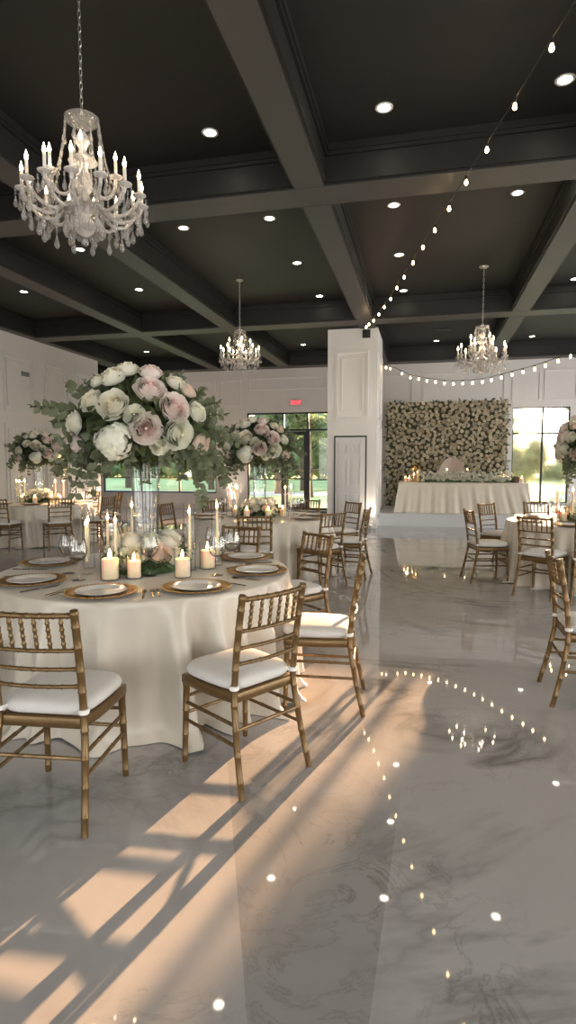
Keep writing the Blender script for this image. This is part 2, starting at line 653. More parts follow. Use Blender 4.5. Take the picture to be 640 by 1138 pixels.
# ------------------------------------------------------------------ windows
def window(name, x0, x1, z0, z1, y, mulls=(), bars=(), fw=.045, frost=None, kind='x'):
    o = bpy.data.objects.new(name, None)
    COL.objects.link(o)
    o['kind'] = 'structure'
    fr = MB()
    ya, yb = y + .05, y + .13
    A = (lambda a, b, c, d: fr.box(a, b, ya, yb, c, d)) if kind == 'x' else (lambda a, b, c, d: fr.box(ya, yb, a, b, c, d))
    A(x0, x0 + fw, z0, z1), A(x1 - fw, x1, z0, z1), A(x0 + fw, x1 - fw, z0, z0 + fw), A(x0 + fw, x1 - fw, z1 - fw, z1)
    for (mx, w) in mulls:
        A(mx - w / 2, mx + w / 2, z0 + fw, z1 - fw)
    for (bz, w, a, b) in bars:
        A(a, b, bz - w / 2, bz + w / 2)
    fr.build('frame', 'black metal', o, False)
    yc = y + .09
    if frost is None:
        g = MB().box(x0 + .02, x1 - .02, yc - .003, yc + .003, z0 + .02, z1 - .02) if kind == 'x' else \
            MB().box(yc - .003, yc + .003, x0 + .02, x1 - .02, z0 + .02, z1 - .02)
        g.build('glass', 'pane glass', o, False)
    else:
        MB().box(x0 + .02, x1 - .02, yc - .003, yc + .003, frost, z1 - .02).build('glass', 'pane glass', o, False)
        MB().box(x0 + .02, x1 - .02, yc - .003, yc + .003, z0 + .02, frost).build('glass', 'frosted glass', o, False)
    sl = MB()
    if kind == 'x':
        sl.box(x0 - .06, x1 + .06, y - .05, y + .05, z0 - .04, z0)
    else:
        sl.box(y - .05, y + .05, x0 - .06, x1 + .06, z0 - .04, z0)
    if z0 > 0.05:
        sl.build('sill', 'baseboard paint', o, False)
    return o


window('window_1', W1[0], W1[1], W1[2], W1[3], YB, mulls=[(-9.7, .05), (-8.25, .05)], bars=[(1.05, .03, W1[0], W1[1]), (2.6, .05, W1[0], W1[1])])
window('window_2', W2[0], W2[1], W2[2], W2[3], YB, mulls=[(3.4, .05)], bars=[(2.43, .05, W2[0], W2[1])], frost=2.42, fw=.03)
for k, (a, b, c, d_) in enumerate(RW):
    window('window_%d' % (k + 3), a, b, c, d_, XR, mulls=[((a + b) / 2, .05)], bars=[(2.5, .05, a, b)], kind='y')
for k, (a, b, c, d_) in enumerate(FW):
    window('window_%d' % (k + 7), a, b, c, d_, YF - .2, mulls=[((a + b) / 2, .05)], bars=[(2.5, .05, a, b)])

# glazed entrance door with side lights and transom
o = bpy.data.objects.new('door_2', None)
COL.objects.link(o)
o['kind'] = 'structure'
x0, x1, z0, z1 = DG
fr = MB()
ya, yb = YB + .04, YB + .14
for (a, b, c, e) in [(x0, x0 + .05, 0, z1), (x1 - .05, x1, 0, z1), (x0, x1, z1 - .05, z1), (x0, x1, 2.60, 2.66), (x0, x1, 0, .08),
                     (-4.62, -4.50, 0, 2.6), (-3.78, -3.66, 0, 2.6), (-4.57, -4.52, 2.66, z1), (-3.75, -3.70, 2.66, z1)]:
    fr.box(a, b, ya, yb, c, e)
fr.build('frame', 'black metal', o, False)
lf = MB()
for (a, b, c, e) in [(-4.50, -4.40, .02, 2.58), (-3.86, -3.78, .02, 2.58), (-4.40, -3.86, 2.46, 2.58), (-4.40, -3.86, .02, .26), (-4.40, -3.86, 1.02, 1.06)]:
    lf.box(a, b, YB + .05, YB + .11, c, e)
lf.build('leaf_frame', 'black metal', o, False)
br = MB()
for (a, b) in [(x0 + .05, -4.62), (-3.66, x1 - .05)]:
    br.box(a, b, YB + .07, YB + .1, .99, 1.02)
br.build('glazing_bar', 'black metal', o, False)
MB().tube([(-4.44, YB + .0, .9), (-4.44, YB + .0, 1.3)], .014).box(-4.45, -4.43, YB, YB + .05, .92, .94).box(-4.45, -4.43, YB, YB + .05, 1.26, 1.28).build('handle', 'chain metal', o)
MB().box(x0 + .02, x1 - .02, YB + .085, YB + .091, .03, z1 - .02).build('glass', 'pane glass', o, False)

# stage
ST = .30
m = MB().box(-1.08, 5.6, 14.45, YB - .03, 0, ST - .03).box(-1.1, 5.62, 14.42, YB - .03, ST - .03, ST)
o = struct('stage_platform', m, 'stage paint')

# ------------------------------------------------------------------ chiavari chair


def bamboo(p0, p1, r, rings, seg=10, n_between=2, bulge=1.22):
    """points and radii of a bamboo-turned rod"""
    p0, p1 = Vector(p0), Vector(p1)
    L = (p1 - p0).length
    ts = [(0, r)]
    for t in rings:
        h = .006 / L
        ts += [(t - 2 * h, r), (t - h, r * bulge), (t + h, r * bulge), (t + 2 * h, r)]
    ts.append((1, r))
    return [p0.lerp(p1, t) for t, _ in ts], [q for _, q in ts]


def path_rings(pts, r0, r1, rings, bulge=1.13):
    """resample a polyline, with bumps at the given arc fractions"""
    P = [Vector(p) for p in pts]
    acc = [0]
    for i in range(1, len(P)):
        acc.append(acc[-1] + (P[i] - P[i - 1]).length)
    Lt = acc[-1]

    def at(t):
        s = t * Lt
        for i in range(1, len(P)):
            if s <= acc[i] + 1e-9:
                return P[i - 1].lerp(P[i], (s - acc[i - 1]) / (acc[i] - acc[i - 1]))
        return P[-1]
    ts = [(a / Lt, 1.) for a in acc]
    for t in rings:
        h = .0028 / Lt
        ts += [(t - 2.2 * h, 1.), (t - h, bulge), (t + h, bulge), (t + 2.2 * h, 1.)]
    ts = sorted(x for x in ts if 0 <= x[0] <= 1)
    return [at(t) for t, _ in ts], [(r0 + (r1 - r0) * t) * b for t, b in ts]


def make_chair():
    c = thing('chiavari_chair', 'x', 'chair')
    # seat frame: trapezoid with bowed front
    FWd, BWd, FY, BY = .205, .185, .20, -.19

    def outline(s, n=10):
        pts = []
        f, b = FWd * s, BWd * s
        fy, by = FY * s, BY * s
        for k in range(n + 1):
            t = k / n
            x = -f + 2 * f * t
            pts.append((x, fy + .022 * s * (1 - (2 * t - 1) ** 2)))
        for k in range(1, n + 1):
            t = k / n
            pts.append((f + (b - f) * t + .012 * s * sin(pi * t), fy + (by - fy) * t))
        for k in range(1, n + 1):
            t = k / n
            pts.append((b - 2 * b * t, by))
        for k in range(1, n):
            t = k / n
            pts.append((-b + (-f + b) * t - .012 * s * sin(pi * t), by + (fy - by) * t))
        return pts
    m = MB()
    rows = [[(x, y, z) for (x, y) in outline(s)] for (s, z) in ((.86, .402), (.97, .402), (1.0, .408), (1.0, .445), (.97, .451), (.86, .451), (.86, .402))]
    m.grid(rows, True)
    m.build('seat_frame', 'gold paint', c, angle=50)
    # cushion: rounded, domed
    m = MB()
    prof = [(.0, .456), (.85, .456), (.95, .459), (1.005, .468), (1.02, .480), (1.0, .495), (.95, .506), (.85, .513), (.6, .519), (.3, .522), (0, .523)]
    rows = []
    base = outline(1.)
    nb = len(base)
    # smooth corners of the outline
    sm = []
    for k in range(nb):
        acc = Vector((0, 0))
        for j in (-2, -1, 0, 1, 2):
            acc += Vector(base[(k + j) % nb])
        sm.append(acc / 5)
    for (s, z) in prof:
        s = max(s, .002)
        rows.append([(p.x * s, p.y * s, z) for p in sm])
    m.grid(rows, True)
    m.build('seat_cushion', 'cushion fabric', c, angle=80)
    # front legs
    for sx in (-1, 1):
        pts, rad = path_rings([(sx * .196, .195, .0), (sx * .188, .182, .43)], .0135, .0175, [.08, .33, .62, .93])
        MB().tube(pts, rad, 12).build('leg', 'gold paint', c)
    # rear legs run up into the back posts
    for sx in (-1, 1):
        pts = [(sx * .214, -.275, 0), (sx * .200, -.228, .2), (sx * .188, -.196, .38), (sx * .184, -.19, .46), (sx * .184, -.205, .62), (sx * .186, -.235, .80), (sx * .187, -.257, .915)]
        pts, rad = path_rings(pts, .0145, .0165, [.08, .20, .32, .44, .52, .62, .72, .83, .925, .985])
        MB().tube(pts, rad, 12).build('back_post', 'gold paint', c)
    # back rails

    def post_y(z):
        for (a, ya, b, yb) in ((.46, -.19, .62, -.205), (.62, -.205, .80, -.235), (.80, -.235, .92, -.257)):
            if z <= b:
                return ya + (yb - ya) * (z - a) / (b - a)
        return -.257

    def rail(z, r, nr=7):
        y = post_y(z)
        P = [(-.186 + .372 * k / 12, y - .022 * sin(pi * k / 12), z) for k in range(13)]
        pts, rad = path_rings(P, r, r, [(k + .5) / nr for k in range(nr)], 1.2)
        return MB().tube(pts, rad, 10)
    rail(.893, .0115).build('top_rail', 'gold paint', c)
    for z in (.745, .665, .59):
        rail(z, .0085).build('cross_rail', 'gold paint', c)
    for k in range(6):
        t = (k + 1) / 7
        x = -.186 + .372 * t
        dy = -.022 * sin(pi * t)
        pts, rad = path_rings([(x, post_y(.745) + dy, .745), (x, post_y(.893) + dy, .893)], .0075, .0075, [.2, .4, .6, .8], 1.35)
        MB().tube(pts, rad, 8).build('spindle', 'gold paint', c)
    # stretchers

    def st(a, b, r=.0088):
        pts, rad = path_rings([a, b], r, r, [.33, .66], 1.2)
        MB().tube(pts, rad, 8).build('stretcher', 'gold paint', c)
    for sx in (-1, 1):
        st((sx * .193, .188, .31), (sx * .192, -.208, .31))
        st((sx * .195, .190, .22), (sx * .198, -.222, .22))
    st((-.192, .188, .335), (.192, .188, .335))
    st((-.194, .190, .25), (.194, .190, .25))
    st((-.194, -.212, .29), (.194, -.212, .29))
    # white ties holding the cushion to the posts
    for sx in (-1, 1):
        m = MB()
        m.lathe([(.017, 0), (.022, .002), (.0235, .011), (.022, .02), (.017, .022)], 14, T(sx * .184, -.19, .470))
        m.tube([(sx * .170, -.178, .481), (sx * .15, -.17, .484), (sx * .13, -.16, .486)], [.009, .008, .005], 6)
        m.build('tie', 'tie fabric', c)
    return c


def chair(x, y, deg, label, group=None):
    return place('chair', make_chair, label, 'chair', (x, y, 0), radians(deg), group)


# ------------------------------------------------------------------ tablecloths


def round_cloth(R, H, seed, folds=24, floor_r=.10, seg=320):
    rnd = random.Random(seed)
    comps = []
    for n in range(folds - 9, folds + 10):
        comps.append((n, rnd.uniform(.2, 1.), rnd.uniform(0, 2 * pi)))
    tot = sqrt(sum(a * a for _, a, _ in comps) / 2)

    def F(th):
        v = sum(a * sin(n * th + p) for n, a, p in comps) / tot / 1.35
        v = max(-1.3, min(1.3, v))
        return v + .25 * v * abs(v)
    f2 = [(rnd.randint(28, 44), rnd.uniform(0, 2 * pi)) for _ in range(3)]
    rows = []
    for r in (.001, .3, .6, .85, .95):
        rows.append([(R * r * cos(2 * pi * k / seg), R * r * sin(2 * pi * k / seg), H) for k in range(seg)])
    for (r, z) in ((R - .015, H), (R - .004, H - .003), (R + .001, H - .010)):
        rows.append([(r * cos(2 * pi * k / seg), r * sin(2 * pi * k / seg), z) for k in range(seg)])
    NT = 26
    for i in range(1, NT + 1):
        t = i / NT
        row = []
        for k in range(seg):
            th = 2 * pi * k / seg
            f = F(th + .05 * t * sin(5 * th + seed))
            g = sum(sin(n * th + p) for n, p in f2) / 3
            amp = min(1, t * 2.6) ** .9
            r = R + .012 * amp + .035 * t + amp * .05 * f * (.7 + .7 * t) + .008 * t * g
            # spread where the hem meets the floor
            tail = max(0, (t - .86) / .14)
            r += tail * tail * floor_r * (.45 + .3 * sin(7 * th + seed) + .25 * sin(12 * th + 2 * seed))
            z = (H - .010) * (1 - t) + .004 * t
            if tail:
                z = (H - .010) * (1 - t) * (1 - .35 * tail) + .004 + .010 * tail * max(0, sin(9 * th + seed))
            row.append((r * cos(th), r * sin(th), z))
        rows.append(row)
    m = MB().grid([r for r in rows], True)
    m.f = [f[::-1] for f in m.f]
    return m


# ------------------------------------------------------------------ table ware
def make_charger():
    m = MB().lathe([(0, .002), (.11, .002), (.13, .004), (.165, .012), (.195, .017), (.2, .0185), (.198, .0215), (.19, .021), (.16, .016), (.13, .008), (.11, .006), (0, .006)], 56)
    # beaded rim
    for k in range(60):
        a = 2 * pi * k / 60
        m.lathe([(0, .0055), (.0045, .003), (.0055, 0), (.0045, -.003), (0, -.0055)], 6, T(.196 * cos(a), .196 * sin(a), .0205))
    return tag(m.build('charger_plate', 'charger gold'), 'x', 'charger')


def make_plate():
    m = MB().lathe([(0, 0), (.085, 0), (.088, .003), (.112, .009), (.140, .017), (.143, .019), (.141, .021), (.137, .0205), (.109, .0125), (.095, .0065), (.085, .0055), (0, .0055)], 56)
    return tag(m.build('dinner_plate', 'porcelain'), 'x', 'plate')


def make_fork():
    m = MB()
    P = [(-.09, .004, .0045), (-.06, .0038, .0045), (-.01, .0028, .005), (.03, .0032, .008), (.045, .010, .007), (.058, .0125, .005)]
    rows = []
    for (y, w, z) in P:
        rows.append([(-w, y, z), (0, y, z + .0018), (w, y, z), (0, y, z - .0018)])
    m.grid(rows, True)
    for k in range(4):
        x = -.0105 + .007 * k
        m.tube([(x, .056, .005), (x, .075, .004), (x, .098, .006)], [.0019, .0018, .0009], 6)
    return tag(m.build('dinner_fork', 'flatware'), 'x', 'fork')


def make_knife():
    m = MB()
    P = [(-.11, .0045, .0045), (-.07, .0055, .0048), (-.01, .0042, .0045), (.0, .005, .004), (.02, .0085, .0035), (.08, .0095, .0035), (.105, .006, .0035), (.112, .001, .0035)]
    rows = []
    for (y, w, z) in P:
        h = .003 if y < 0 else .0009
        rows.append([(-w, y, z), (0, y, z + h), (w, y, z), (0, y, z - h)])
    m.grid(rows, True)
    return tag(m.build('dinner_knife', 'flatware'), 'x', 'knife')


def make_glass():
    o = thing('wine_glass', 'x', 'wine glass')
    MB().lathe([(0, .0), (.036, .0), (.037, .002), (.02, .005), (.006, .010), (.004, .02), (.0036, .06), (.0042, .095), (.008, .104)], 28).build('stem', 'stemware glass', o)
    MB().lathe([(.008, .104), (.025, .110), (.042, .128), (.050, .150), (.0505, .168), (.046, .195), (.040, .222), (.0385, .223), (.0445, .195), (.049, .168), (.0485, .151),
                (.041, .130), (.024, .113), (0, .108)], 28).build('bowl', 'stemware glass', o)
    return o


def flame_mb(z, s=1.):
    return MB().lathe([(0, z), (.004 * s, z + .004 * s), (.0062 * s, z + .011 * s), (.0048 * s, z + .02 * s), (.002 * s, z + .029 * s), (0, z + .035 * s)], 10)


def make_pillar_candle():
    o = thing('pillar_candle', 'x', 'candle')
    MB().lathe([(0, .002), (.050, .002), (.053, .005), (.053, .168), (.0515, .170), (.0500, .168), (.0500, .008), (0, .006)], 32).build('glass_holder', 'clear glass', o)
    w = MB().lathe([(0, .009), (.043, .009), (.0445, .012), (.0445, .116), (.042, .119), (.03, .115), (.012, .111), (0, .110)], 32).build('wax', 'wax', o)
    MB().tube([(0, 0, .108), (.001, 0, .118), (.002, 0, .124)], .0012, 6).build('wick', 'wick', o)
    flame_mb(.117, 1.6).build('flame', 'flame', o)
    return o


def make_taper(hh, cyl):
    """taper candle in a tall glass cylinder; hh: height of the flame tip"""
    def f():
        o = thing('taper_candle', 'x', 'candle')
        MB().lathe([(0, .001), (.035, .001), (.036, .004), (.012, .010), (.009, .03), (.013, .05), (.009, .07), (.014, .085), (.016, .10), (.012, .101), (.011, .088)], 20).build('holder', 'clear glass', o)
        MB().lathe([(0, .086), (.0105, .086), (.0098, hh - .045), (.006, hh - .036), (0, hh - .034)], 14).build('wax', 'wax', o)
        flame_mb(hh - .038, 1.35).build('flame', 'flame', o)
        if cyl:
            MB().lathe([(.040, .001), (.041, .003), (.041, hh + .03), (.0395, hh + .032), (.0385, hh + .03), (.0385, .003)], 24).build('glass_cylinder', 'clear glass', o)
        return o
    return f


def make_vase():
    """tall clear vase, flaring a little to the rim, on a thick glass foot"""
    o = thing('tall_vase', 'x', 'vase')
    H = .75
    prof = [(0, 0), (.105, 0), (.108, .004), (.106, .012), (.088, .018), (.080, .026), (.0795, .05), (.086, .3), (.096, .6), (.108, H - .004), (.1065, H), (.101, H - .004), (.089, .6),
            (.079, .3), (.072, .06), (.06, .045), (0, .04)]
    MB().lathe(prof, 40).build('body', 'vase glass', o)
    return o


# ------------------------------------------------------------------ flowers


def rose_mb(seed=1, layers=None, nu=6, nv=5, flat=.0):
    """unit rose: radius about 1, opening towards +Z"""
    rnd = random.Random(seed)
    layers = layers or [(6, 1.0, .16), (6, .90, .32), (5, .79, .44), (5, .67, .52), (5, .55, .58), (4, .43, .62), (4, .32, .645), (3, .22, .655), (3, .12, .66)]
    m = MB()
    for li, (n, R, zt) in enumerate(layers):
        off = rnd.uniform(0, 2 * pi)
        for k in range(n):
            a0 = off + 2 * pi * k / n + rnd.uniform(-.08, .08)
            hw = pi / n * 1.42
            lip = .09 * R + .01
            rr = R * rnd.uniform(.95, 1.05)
            zz = zt + rnd.uniform(-.04, .04)
            tilt = rnd.uniform(-.03, .05)
            rows = []
            for j in range(nv + 1):
                v = j / nv
                row = []
                for i in range(nu + 1):
                    u = -1 + 2 * i / nu
                    vv = v * (1 - .20 * u * u)
                    # profile: bulges out low, rises, curls back at the lip
                    r = rr * ((1 - vv) ** 2 * .12 + 2 * vv * (1 - vv) * 1.02 + vv * vv * .90)
                    z = (1 - vv) ** 2 * -.42 + 2 * vv * (1 - vv) * (-.30 + .2 * (1 - R)) + vv * vv * zz
                    if vv > .72:
                        q = (vv - .72) / .28
                        r += lip * q * q * 1.2
                        z -= lip * .45 * q * q
                    r *= 1 - .05 * u * u + tilt * u
                    z += .035 * R * vv * sin(u * 4.2 + 2.1 * k + li)
                    r += .03 * R * vv * sin(u * 5.1 + 1.3 * k + 2 * li)
                    th = a0 + u * hw * (.35 + .65 * min(1, vv * 2.2))
                    row.append((r * cos(th), r * sin(th), z))
                rows.append(row)
            m.grid(rows)
    # tight heart
    m.lathe([(.02, -.3), (.10, .2), (.10, .5), (.07, .62), (0, .60)], 9)
    return m


def hydrangea_mb(seed=2, n=58):
    rnd = random.Random(seed)
    m = MB()
    g = pi * (3 - sqrt(5))
    for k in range(n):
        z = 1 - 1.35 * (k + .5) / n
        r = sqrt(max(0, 1 - z * z))
        d = Vector((r * cos(g * k), r * sin(g * k), z))
        M = T(*(d * (rnd.uniform(.72, .98) + .16 * sin(3 * atan2(d.y, d.x) + seed) * r + .10 * sin(5 * z + seed)))) @ rot_to(d) @ Matrix.Rotation(rnd.uniform(0, 2 * pi), 4, 'Z')
        s = rnd.uniform(.27, .36)
        for q in range(4):
            Q = M @ Matrix.Rotation(q * pi / 2 + rnd.uniform(-.1, .1), 4, 'Z')
            vs = [(0, 0, .02), (s * .55, -s * .5, .04), (s * 1.15, -s * .35, .0), (s * 1.25, s * .1, -.01), (s * .95, s * .5, .0), (s * .45, s * .5, .04), (s * .6, 0, .07)]
            m.add(vs, [(0, 1, 6), (1, 2, 6), (2, 3, 6), (3, 4, 6), (4, 5, 6), (5, 0, 6)], Q)
    m.lathe([(0, -.75), (.5, -.55), (.76, -.1), (.74, .34), (.48, .66), (0, .8)], 14)
    return m


def leaf_geo(L, W, cup=.15, n=4):
    """pointed-oval leaf along +Y in the XY plane"""
    vs, fs = [], []
    for j in range(n + 1):
        t = j / n
        w = W * sin(pi * min(.97, max(.03, t)) ** .85) * .5
        z = -cup * L * (t - .4) ** 2
        vs += [(-w, t * L, z + .25 * w), (0, t * L, z), (w, t * L, z + .25 * w)]
    for j in range(n):
        a = j * 3
        fs += [(a, a + 1, a + 4, a + 3), (a + 1, a + 2, a + 5, a + 4)]
    return vs, fs


def sprig_mb(L, seed, pairs=8, leaf=.055, droop=.25, wide=.8):
    """eucalyptus: stem along +Y drooping in -Z, paired roundish leaves"""
    rnd = random.Random(seed)
    m = MB()
    P = []
    for k in range(10):
        t = k / 9
        P.append(Vector((.03 * sin(3 * t + seed) * L, L * t * (1 - .1 * droop * t), -droop * L * t * t)))
    m.tube(P, [.0035 - .0025 * k / 9 for k in range(10)], 5)
    for k in range(pairs):
        t = .18 + .80 * k / (pairs - 1)
        i = min(8, int(t * 9))
        p = P[i].lerp(P[i + 1], t * 9 - i)
        tg = (P[i + 1] - P[i]).normalized()
        s = leaf * (1.1 - .5 * t) * rnd.uniform(.85, 1.15)
        for sd in (-1, 1):
            ang = sd * rnd.uniform(.75, 1.15)
            q = Vector((0, 1, 0)).rotation_difference(tg).to_matrix().to_4x4()
            M = T(*p) @ q @ Matrix.Rotation((k % 2) * 1.4 + .3, 4, 'Y') @ Matrix.Rotation(-ang, 4, 'Z') @ Matrix.Rotation(rnd.uniform(-.5, .5), 4, 'Y') @ Matrix.Rotation(rnd.uniform(-.3, .4), 4, 'X')
            vs, fs = leaf_geo(s, s * wide, .3, 4)
            m.add(vs, fs, M)
    p = P[-1]
    vs, fs = leaf_geo(leaf * .6, leaf * .45)
    m.add(vs, fs, T(*p))
    return m


ME = {}


def shared(key, fn):
    if key not in ME:
        ME[key] = fn()
    return ME[key]


def rose_me(col, v=0, low=False):
    if low:
        return shared(('rl', col, v), lambda: rose_mb(40 + v, [(5, 1.0, .10), (5, .78, .42), (4, .52, .62), (3, .28, .70)], 4, 4).mesh('rose', col))
    return shared(('r', col, v), lambda: rose_mb(10 + v).mesh('rose', col))


def hyd_me(col, v=0):
    return shared(('h', col, v), lambda: hydrangea_mb(20 + v).mesh('hydrangea', col, angle=60))


def put(name, me, parent, loc, d, s, spin=0., sz=1.):
    o = link(name, me, parent)
    o.location = loc
    o.rotation_mode = 'QUATERNION'
    o.rotation_quaternion = Vector((0, 0, 1)).rotation_difference(Vector(d)) @ Quaternion((0, 0, 1), spin)
    o.scale = (s, s, s * sz)
    return o


CAM = Vector((0, 0, 1.48))


def make_tall_arrangement():
    """ball of roses, hydrangeas and eucalyptus; origin at the vase rim"""
    o = thing('flower_arrangement', 'x', 'flower arrangement')
    rnd = random.Random(5)
    C0 = Vector((0, 0, .27))
    a, b = .40, .30
    # front blooms, laid out (to the right, up) as seen from the hall, the front pointing along -Y
    front = [('rose', 'ivory petal', -.20, .30, .092), ('rose', 'ivory petal', -.20, .10, .108), ('rose', 'ivory petal', -.34, .13, .082), ('rose', 'blush petal', .04, .21, .105),
             ('rose', 'blush petal', .01, -.05, .105), ('rose', 'blush petal', .20, .09, .108), ('rose', 'cream petal', .22, -.08, .108), ('hyd', 'cream petal', -.20, -.14, .112),
             ('rose', 'cream petal', -.06, .03, .075), ('rose', 'cream petal', .36, .07, .075), ('rose', 'peach petal', .38, -.15, .09), ('rose', 'blush petal', -.44, -.16, .085),
             ('rose', 'ivory petal', -.46, -.01, .085), ('rose', 'blush petal', .05, .34, .08), ('rose', 'ivory petal', -.11, .36, .085), ('rose', 'ivory petal', -.30, .28, .06),
             ('rose', 'ivory petal', .22, .27, .07), ('rose', 'peach petal', .30, .22, .06), ('rose', 'cream petal', .10, -.16, .07)]
    for k, (kd, col, x, z, s) in enumerate(front):
        q = 1 - (x / .50) ** 2 - (z / .40) ** 2
        y = -.40 * sqrt(max(.02, q))
        d = Vector((x / .25, y / .16 * .8, z / .16 + .15)).normalized()
        me = rose_me(col, k % 3) if kd == 'rose' else hyd_me(col, k % 2)
        put('rose' if kd == 'rose' else 'hydrangea', me, o, C0 + Vector((x * .93, y * .9, z * .93)), d, s, rnd.uniform(0, 6))
    # back and top
    g = pi * (3 - sqrt(5))
    n = 0
    for k in range(40):
        z = 1 - 1.5 * (k + .5) / 40
        r = sqrt(1 - z * z)
        d = Vector((r * cos(g * k), r * sin(g * k), z))
        if d.y < .12 or n >= 14:
            continue
        n += 1
        col = ('ivory petal', 'blush petal', 'cream petal', 'peach petal')[n % 4]
        me = rose_me(col, n % 3) if n % 3 else hyd_me('cream petal', n % 2)
        put('rose' if n % 3 else 'hydrangea', me, o, C0 + Vector((d.x * .42, d.y * .36, d.z * .34)), d, rnd.uniform(.075, .1), rnd.uniform(0, 6))
    # leafy body
    m = MB()
    for k in range(900):
        z = 1 - 2 * (k + .5) / 900
        r = sqrt(1 - z * z)
        d = Vector((r * cos(g * k), r * sin(g * k), z))
        base = Vector((d.x * .36, d.y * .33, d.z * .27)) * rnd.uniform(.65, 1.)
        if z < -.2:
            base.z *= .75
        out = (d + Vector((rnd.uniform(-.6, .6), rnd.uniform(-.6, .6), rnd.uniform(-.7, .4)))).normalized()
        L = rnd.uniform(.08, .15)
        vs, fs = leaf_geo(L, L * .55, .3)
        q = Vector((0, 1, 0)).rotation_difference(out).to_matrix().to_4x4()
        m.add(vs, fs, T(*(C0 + base)) @ q @ Matrix.Rotation(rnd.uniform(0, 6), 4, 'Y'))
    m.lathe([(0, -.30), (.06, -.28), (.20, -.17), (.30, 0), (.24, .17), (.1, .23), (0, .24)], 14, T(*C0))
    f = m.build('foliage', 'leaf green', o, angle=70)
    f['kind'] = 'stuff'
    # stems down in the vase
    m = MB()
    for k in range(14):
        an = k * 2.4
        m.tube([(.05 * cos(an), .05 * sin(an), .02), (.03 * cos(an + 1), .03 * sin(an + 1), -.12), (.045 * cos(an + 2.2), .045 * sin(an + 2.2), -.11 - rnd.uniform(.0, .03))], .0035, 5)
    m.build('stems', 'stem', o)
    # long eucalyptus sprigs: (direction right, toward back, up, length, droop)
    spr = [(-1, -.2, .30, .46, .12), (-.9, -.2, .62, .30, .0), (-.95, -.3, -.05, .32, .25), (-.75, -.35, -.35, .44, .75), (-.6, -.6, -.3, .34, .9), (.9, -.25, .28, .30, .15),
           (1, -.25, .05, .42, .35), (.85, -.3, -.2, .42, .75), (.65, -.55, -.35, .42, .9), (.3, -.8, -.35, .15, .9), (-.25, -.8, -.4, .15, .9), (-.3, -.2, 1, .22, .0), (.5, -.2, .9, .24, .0),
           (.2, -.3, 1., .20, .0), (-.65, -.3, .85, .22, .0), (.75, .6, -.1, .36, .6), (-.75, .6, -.1, .36, .6), (.1, .9, -.1, .36, .6), (0, .8, .5, .28, .2), (.6, .6, .5, .26, .1), (-.6, .6, .5, .26, .1),
           (-.85, -.45, -.5, .30, .6), (.8, -.45, -.55, .32, .6), (-1, -.1, -.25, .40, .5), (-.9, -.5, -.2, .34, .8), (.95, -.1, -.3, .40, .6), (.75, -.6, -.2, .34, .8), (-.55, -.7, -.35, .22, .9), (.55, -.7, -.4, .22, .9),
           (-.8, .1, .8, .26, 0), (.85, .1, .75, .26, .05), (.95, -.2, .5, .28, .1), (-.55, .1, .95, .24, 0), (.0, .2, 1., .22, 0), (.4, .3, .9, .24, 0), (-.95, -.1, .15, .30, .15)]
    for k, (dx, dy, dz, L, dr) in enumerate(spr):
        d = Vector((dx, dy, dz)).normalized()
        st = C0 + Vector((d.x * .30, d.y * .26, d.z * .2 - .03))
        L *= .88
        me = sprig_mb(L, 50 + k, pairs=13 if L > .3 else 9, leaf=.085, droop=dr).mesh('eucalyptus_sprig', 'eucalyptus', angle=70)
        s = link('eucalyptus_sprig', me, o, tuple(st))
        # aim +Y along d while keeping -Z downward
        yv = d
        xv = yv.cross(Vector((0, 0, 1))).normalized()
        zv = xv.cross(yv)
        s.rotation_euler = Matrix((xv, yv, zv)).transposed().to_euler()
    return o


def make_low_arrangement():
    """ring of cream roses and dark leaves around the foot of the tall vase"""
    o = thing('low_flower_arrangement', 'x', 'flower arrangement')
    rnd = random.Random(9)
    g = 2 * pi / 11
    cols = ['ivory petal', 'ivory petal', 'cream petal', 'ivory petal', 'peach petal']
    for k in range(11):
        a = g * k + rnd.uniform(-.1, .1)
        R = .20 + rnd.uniform(-.015, .015)
        z = .115 + rnd.uniform(-.02, .02)
        d = Vector((cos(a) * .7, sin(a) * .7, .7)).normalized()
        put('rose', rose_me(cols[k % 5], k % 3), o, (R * cos(a), R * sin(a), z), d, rnd.uniform(.078, .092), rnd.uniform(0, 6))
    for k in range(8):
        a = 2 * pi / 8 * k + .2
        R = .15
        d = Vector((cos(a) * .3, sin(a) * .3, 1)).normalized()
        put('rose', rose_me(cols[(k + 1) % 5], (k + 1) % 3), o, (R * cos(a), R * sin(a), .185 + rnd.uniform(-.01, .015)), d, rnd.uniform(.07, .085), rnd.uniform(0, 6))
    m = MB()
    for k in range(260):
        a = rnd.uniform(0, 2 * pi)
        R = rnd.uniform(.13, .22)
        z = rnd.uniform(.02, .12)
        d = Vector((cos(a), sin(a), rnd.uniform(-.25, .7))).normalized()
        L = rnd.uniform(.05, .085)
        vs, fs = leaf_geo(L, L * .6, .2)
        q = Vector((0, 1, 0)).rotation_difference(d).to_matrix().to_4x4()
        m.add([(v[0], v[1], v[2]) for v in vs], fs, T(R * cos(a), R * sin(a), max(z, .03)) @ q @ Matrix.Rotation(rnd.uniform(0, 6), 4, 'Y'))
    m.v = [(x, y, max(z, .003)) for x, y, z in m.v]
    m.lathe([(.115, .002), (.21, .002), (.22, .04), (.17, .10), (.12, .09), (.115, .002)], 20)
    f = m.build('foliage', 'dark leaf', o, angle=70)
    f['kind'] = 'stuff'
    return o


# ------------------------------------------------------------------ lights helpers


def point_light(loc, e, col=(1, .72, .42), r=.03):
    l = bpy.data.lights.new('flame_light', 'POINT')
    l.energy = e
    l.color = col
    l.shadow_soft_size = r
    o = bpy.data.objects.new('flame_light', l)
    COL.objects.link(o)
    o.location = loc
    return o


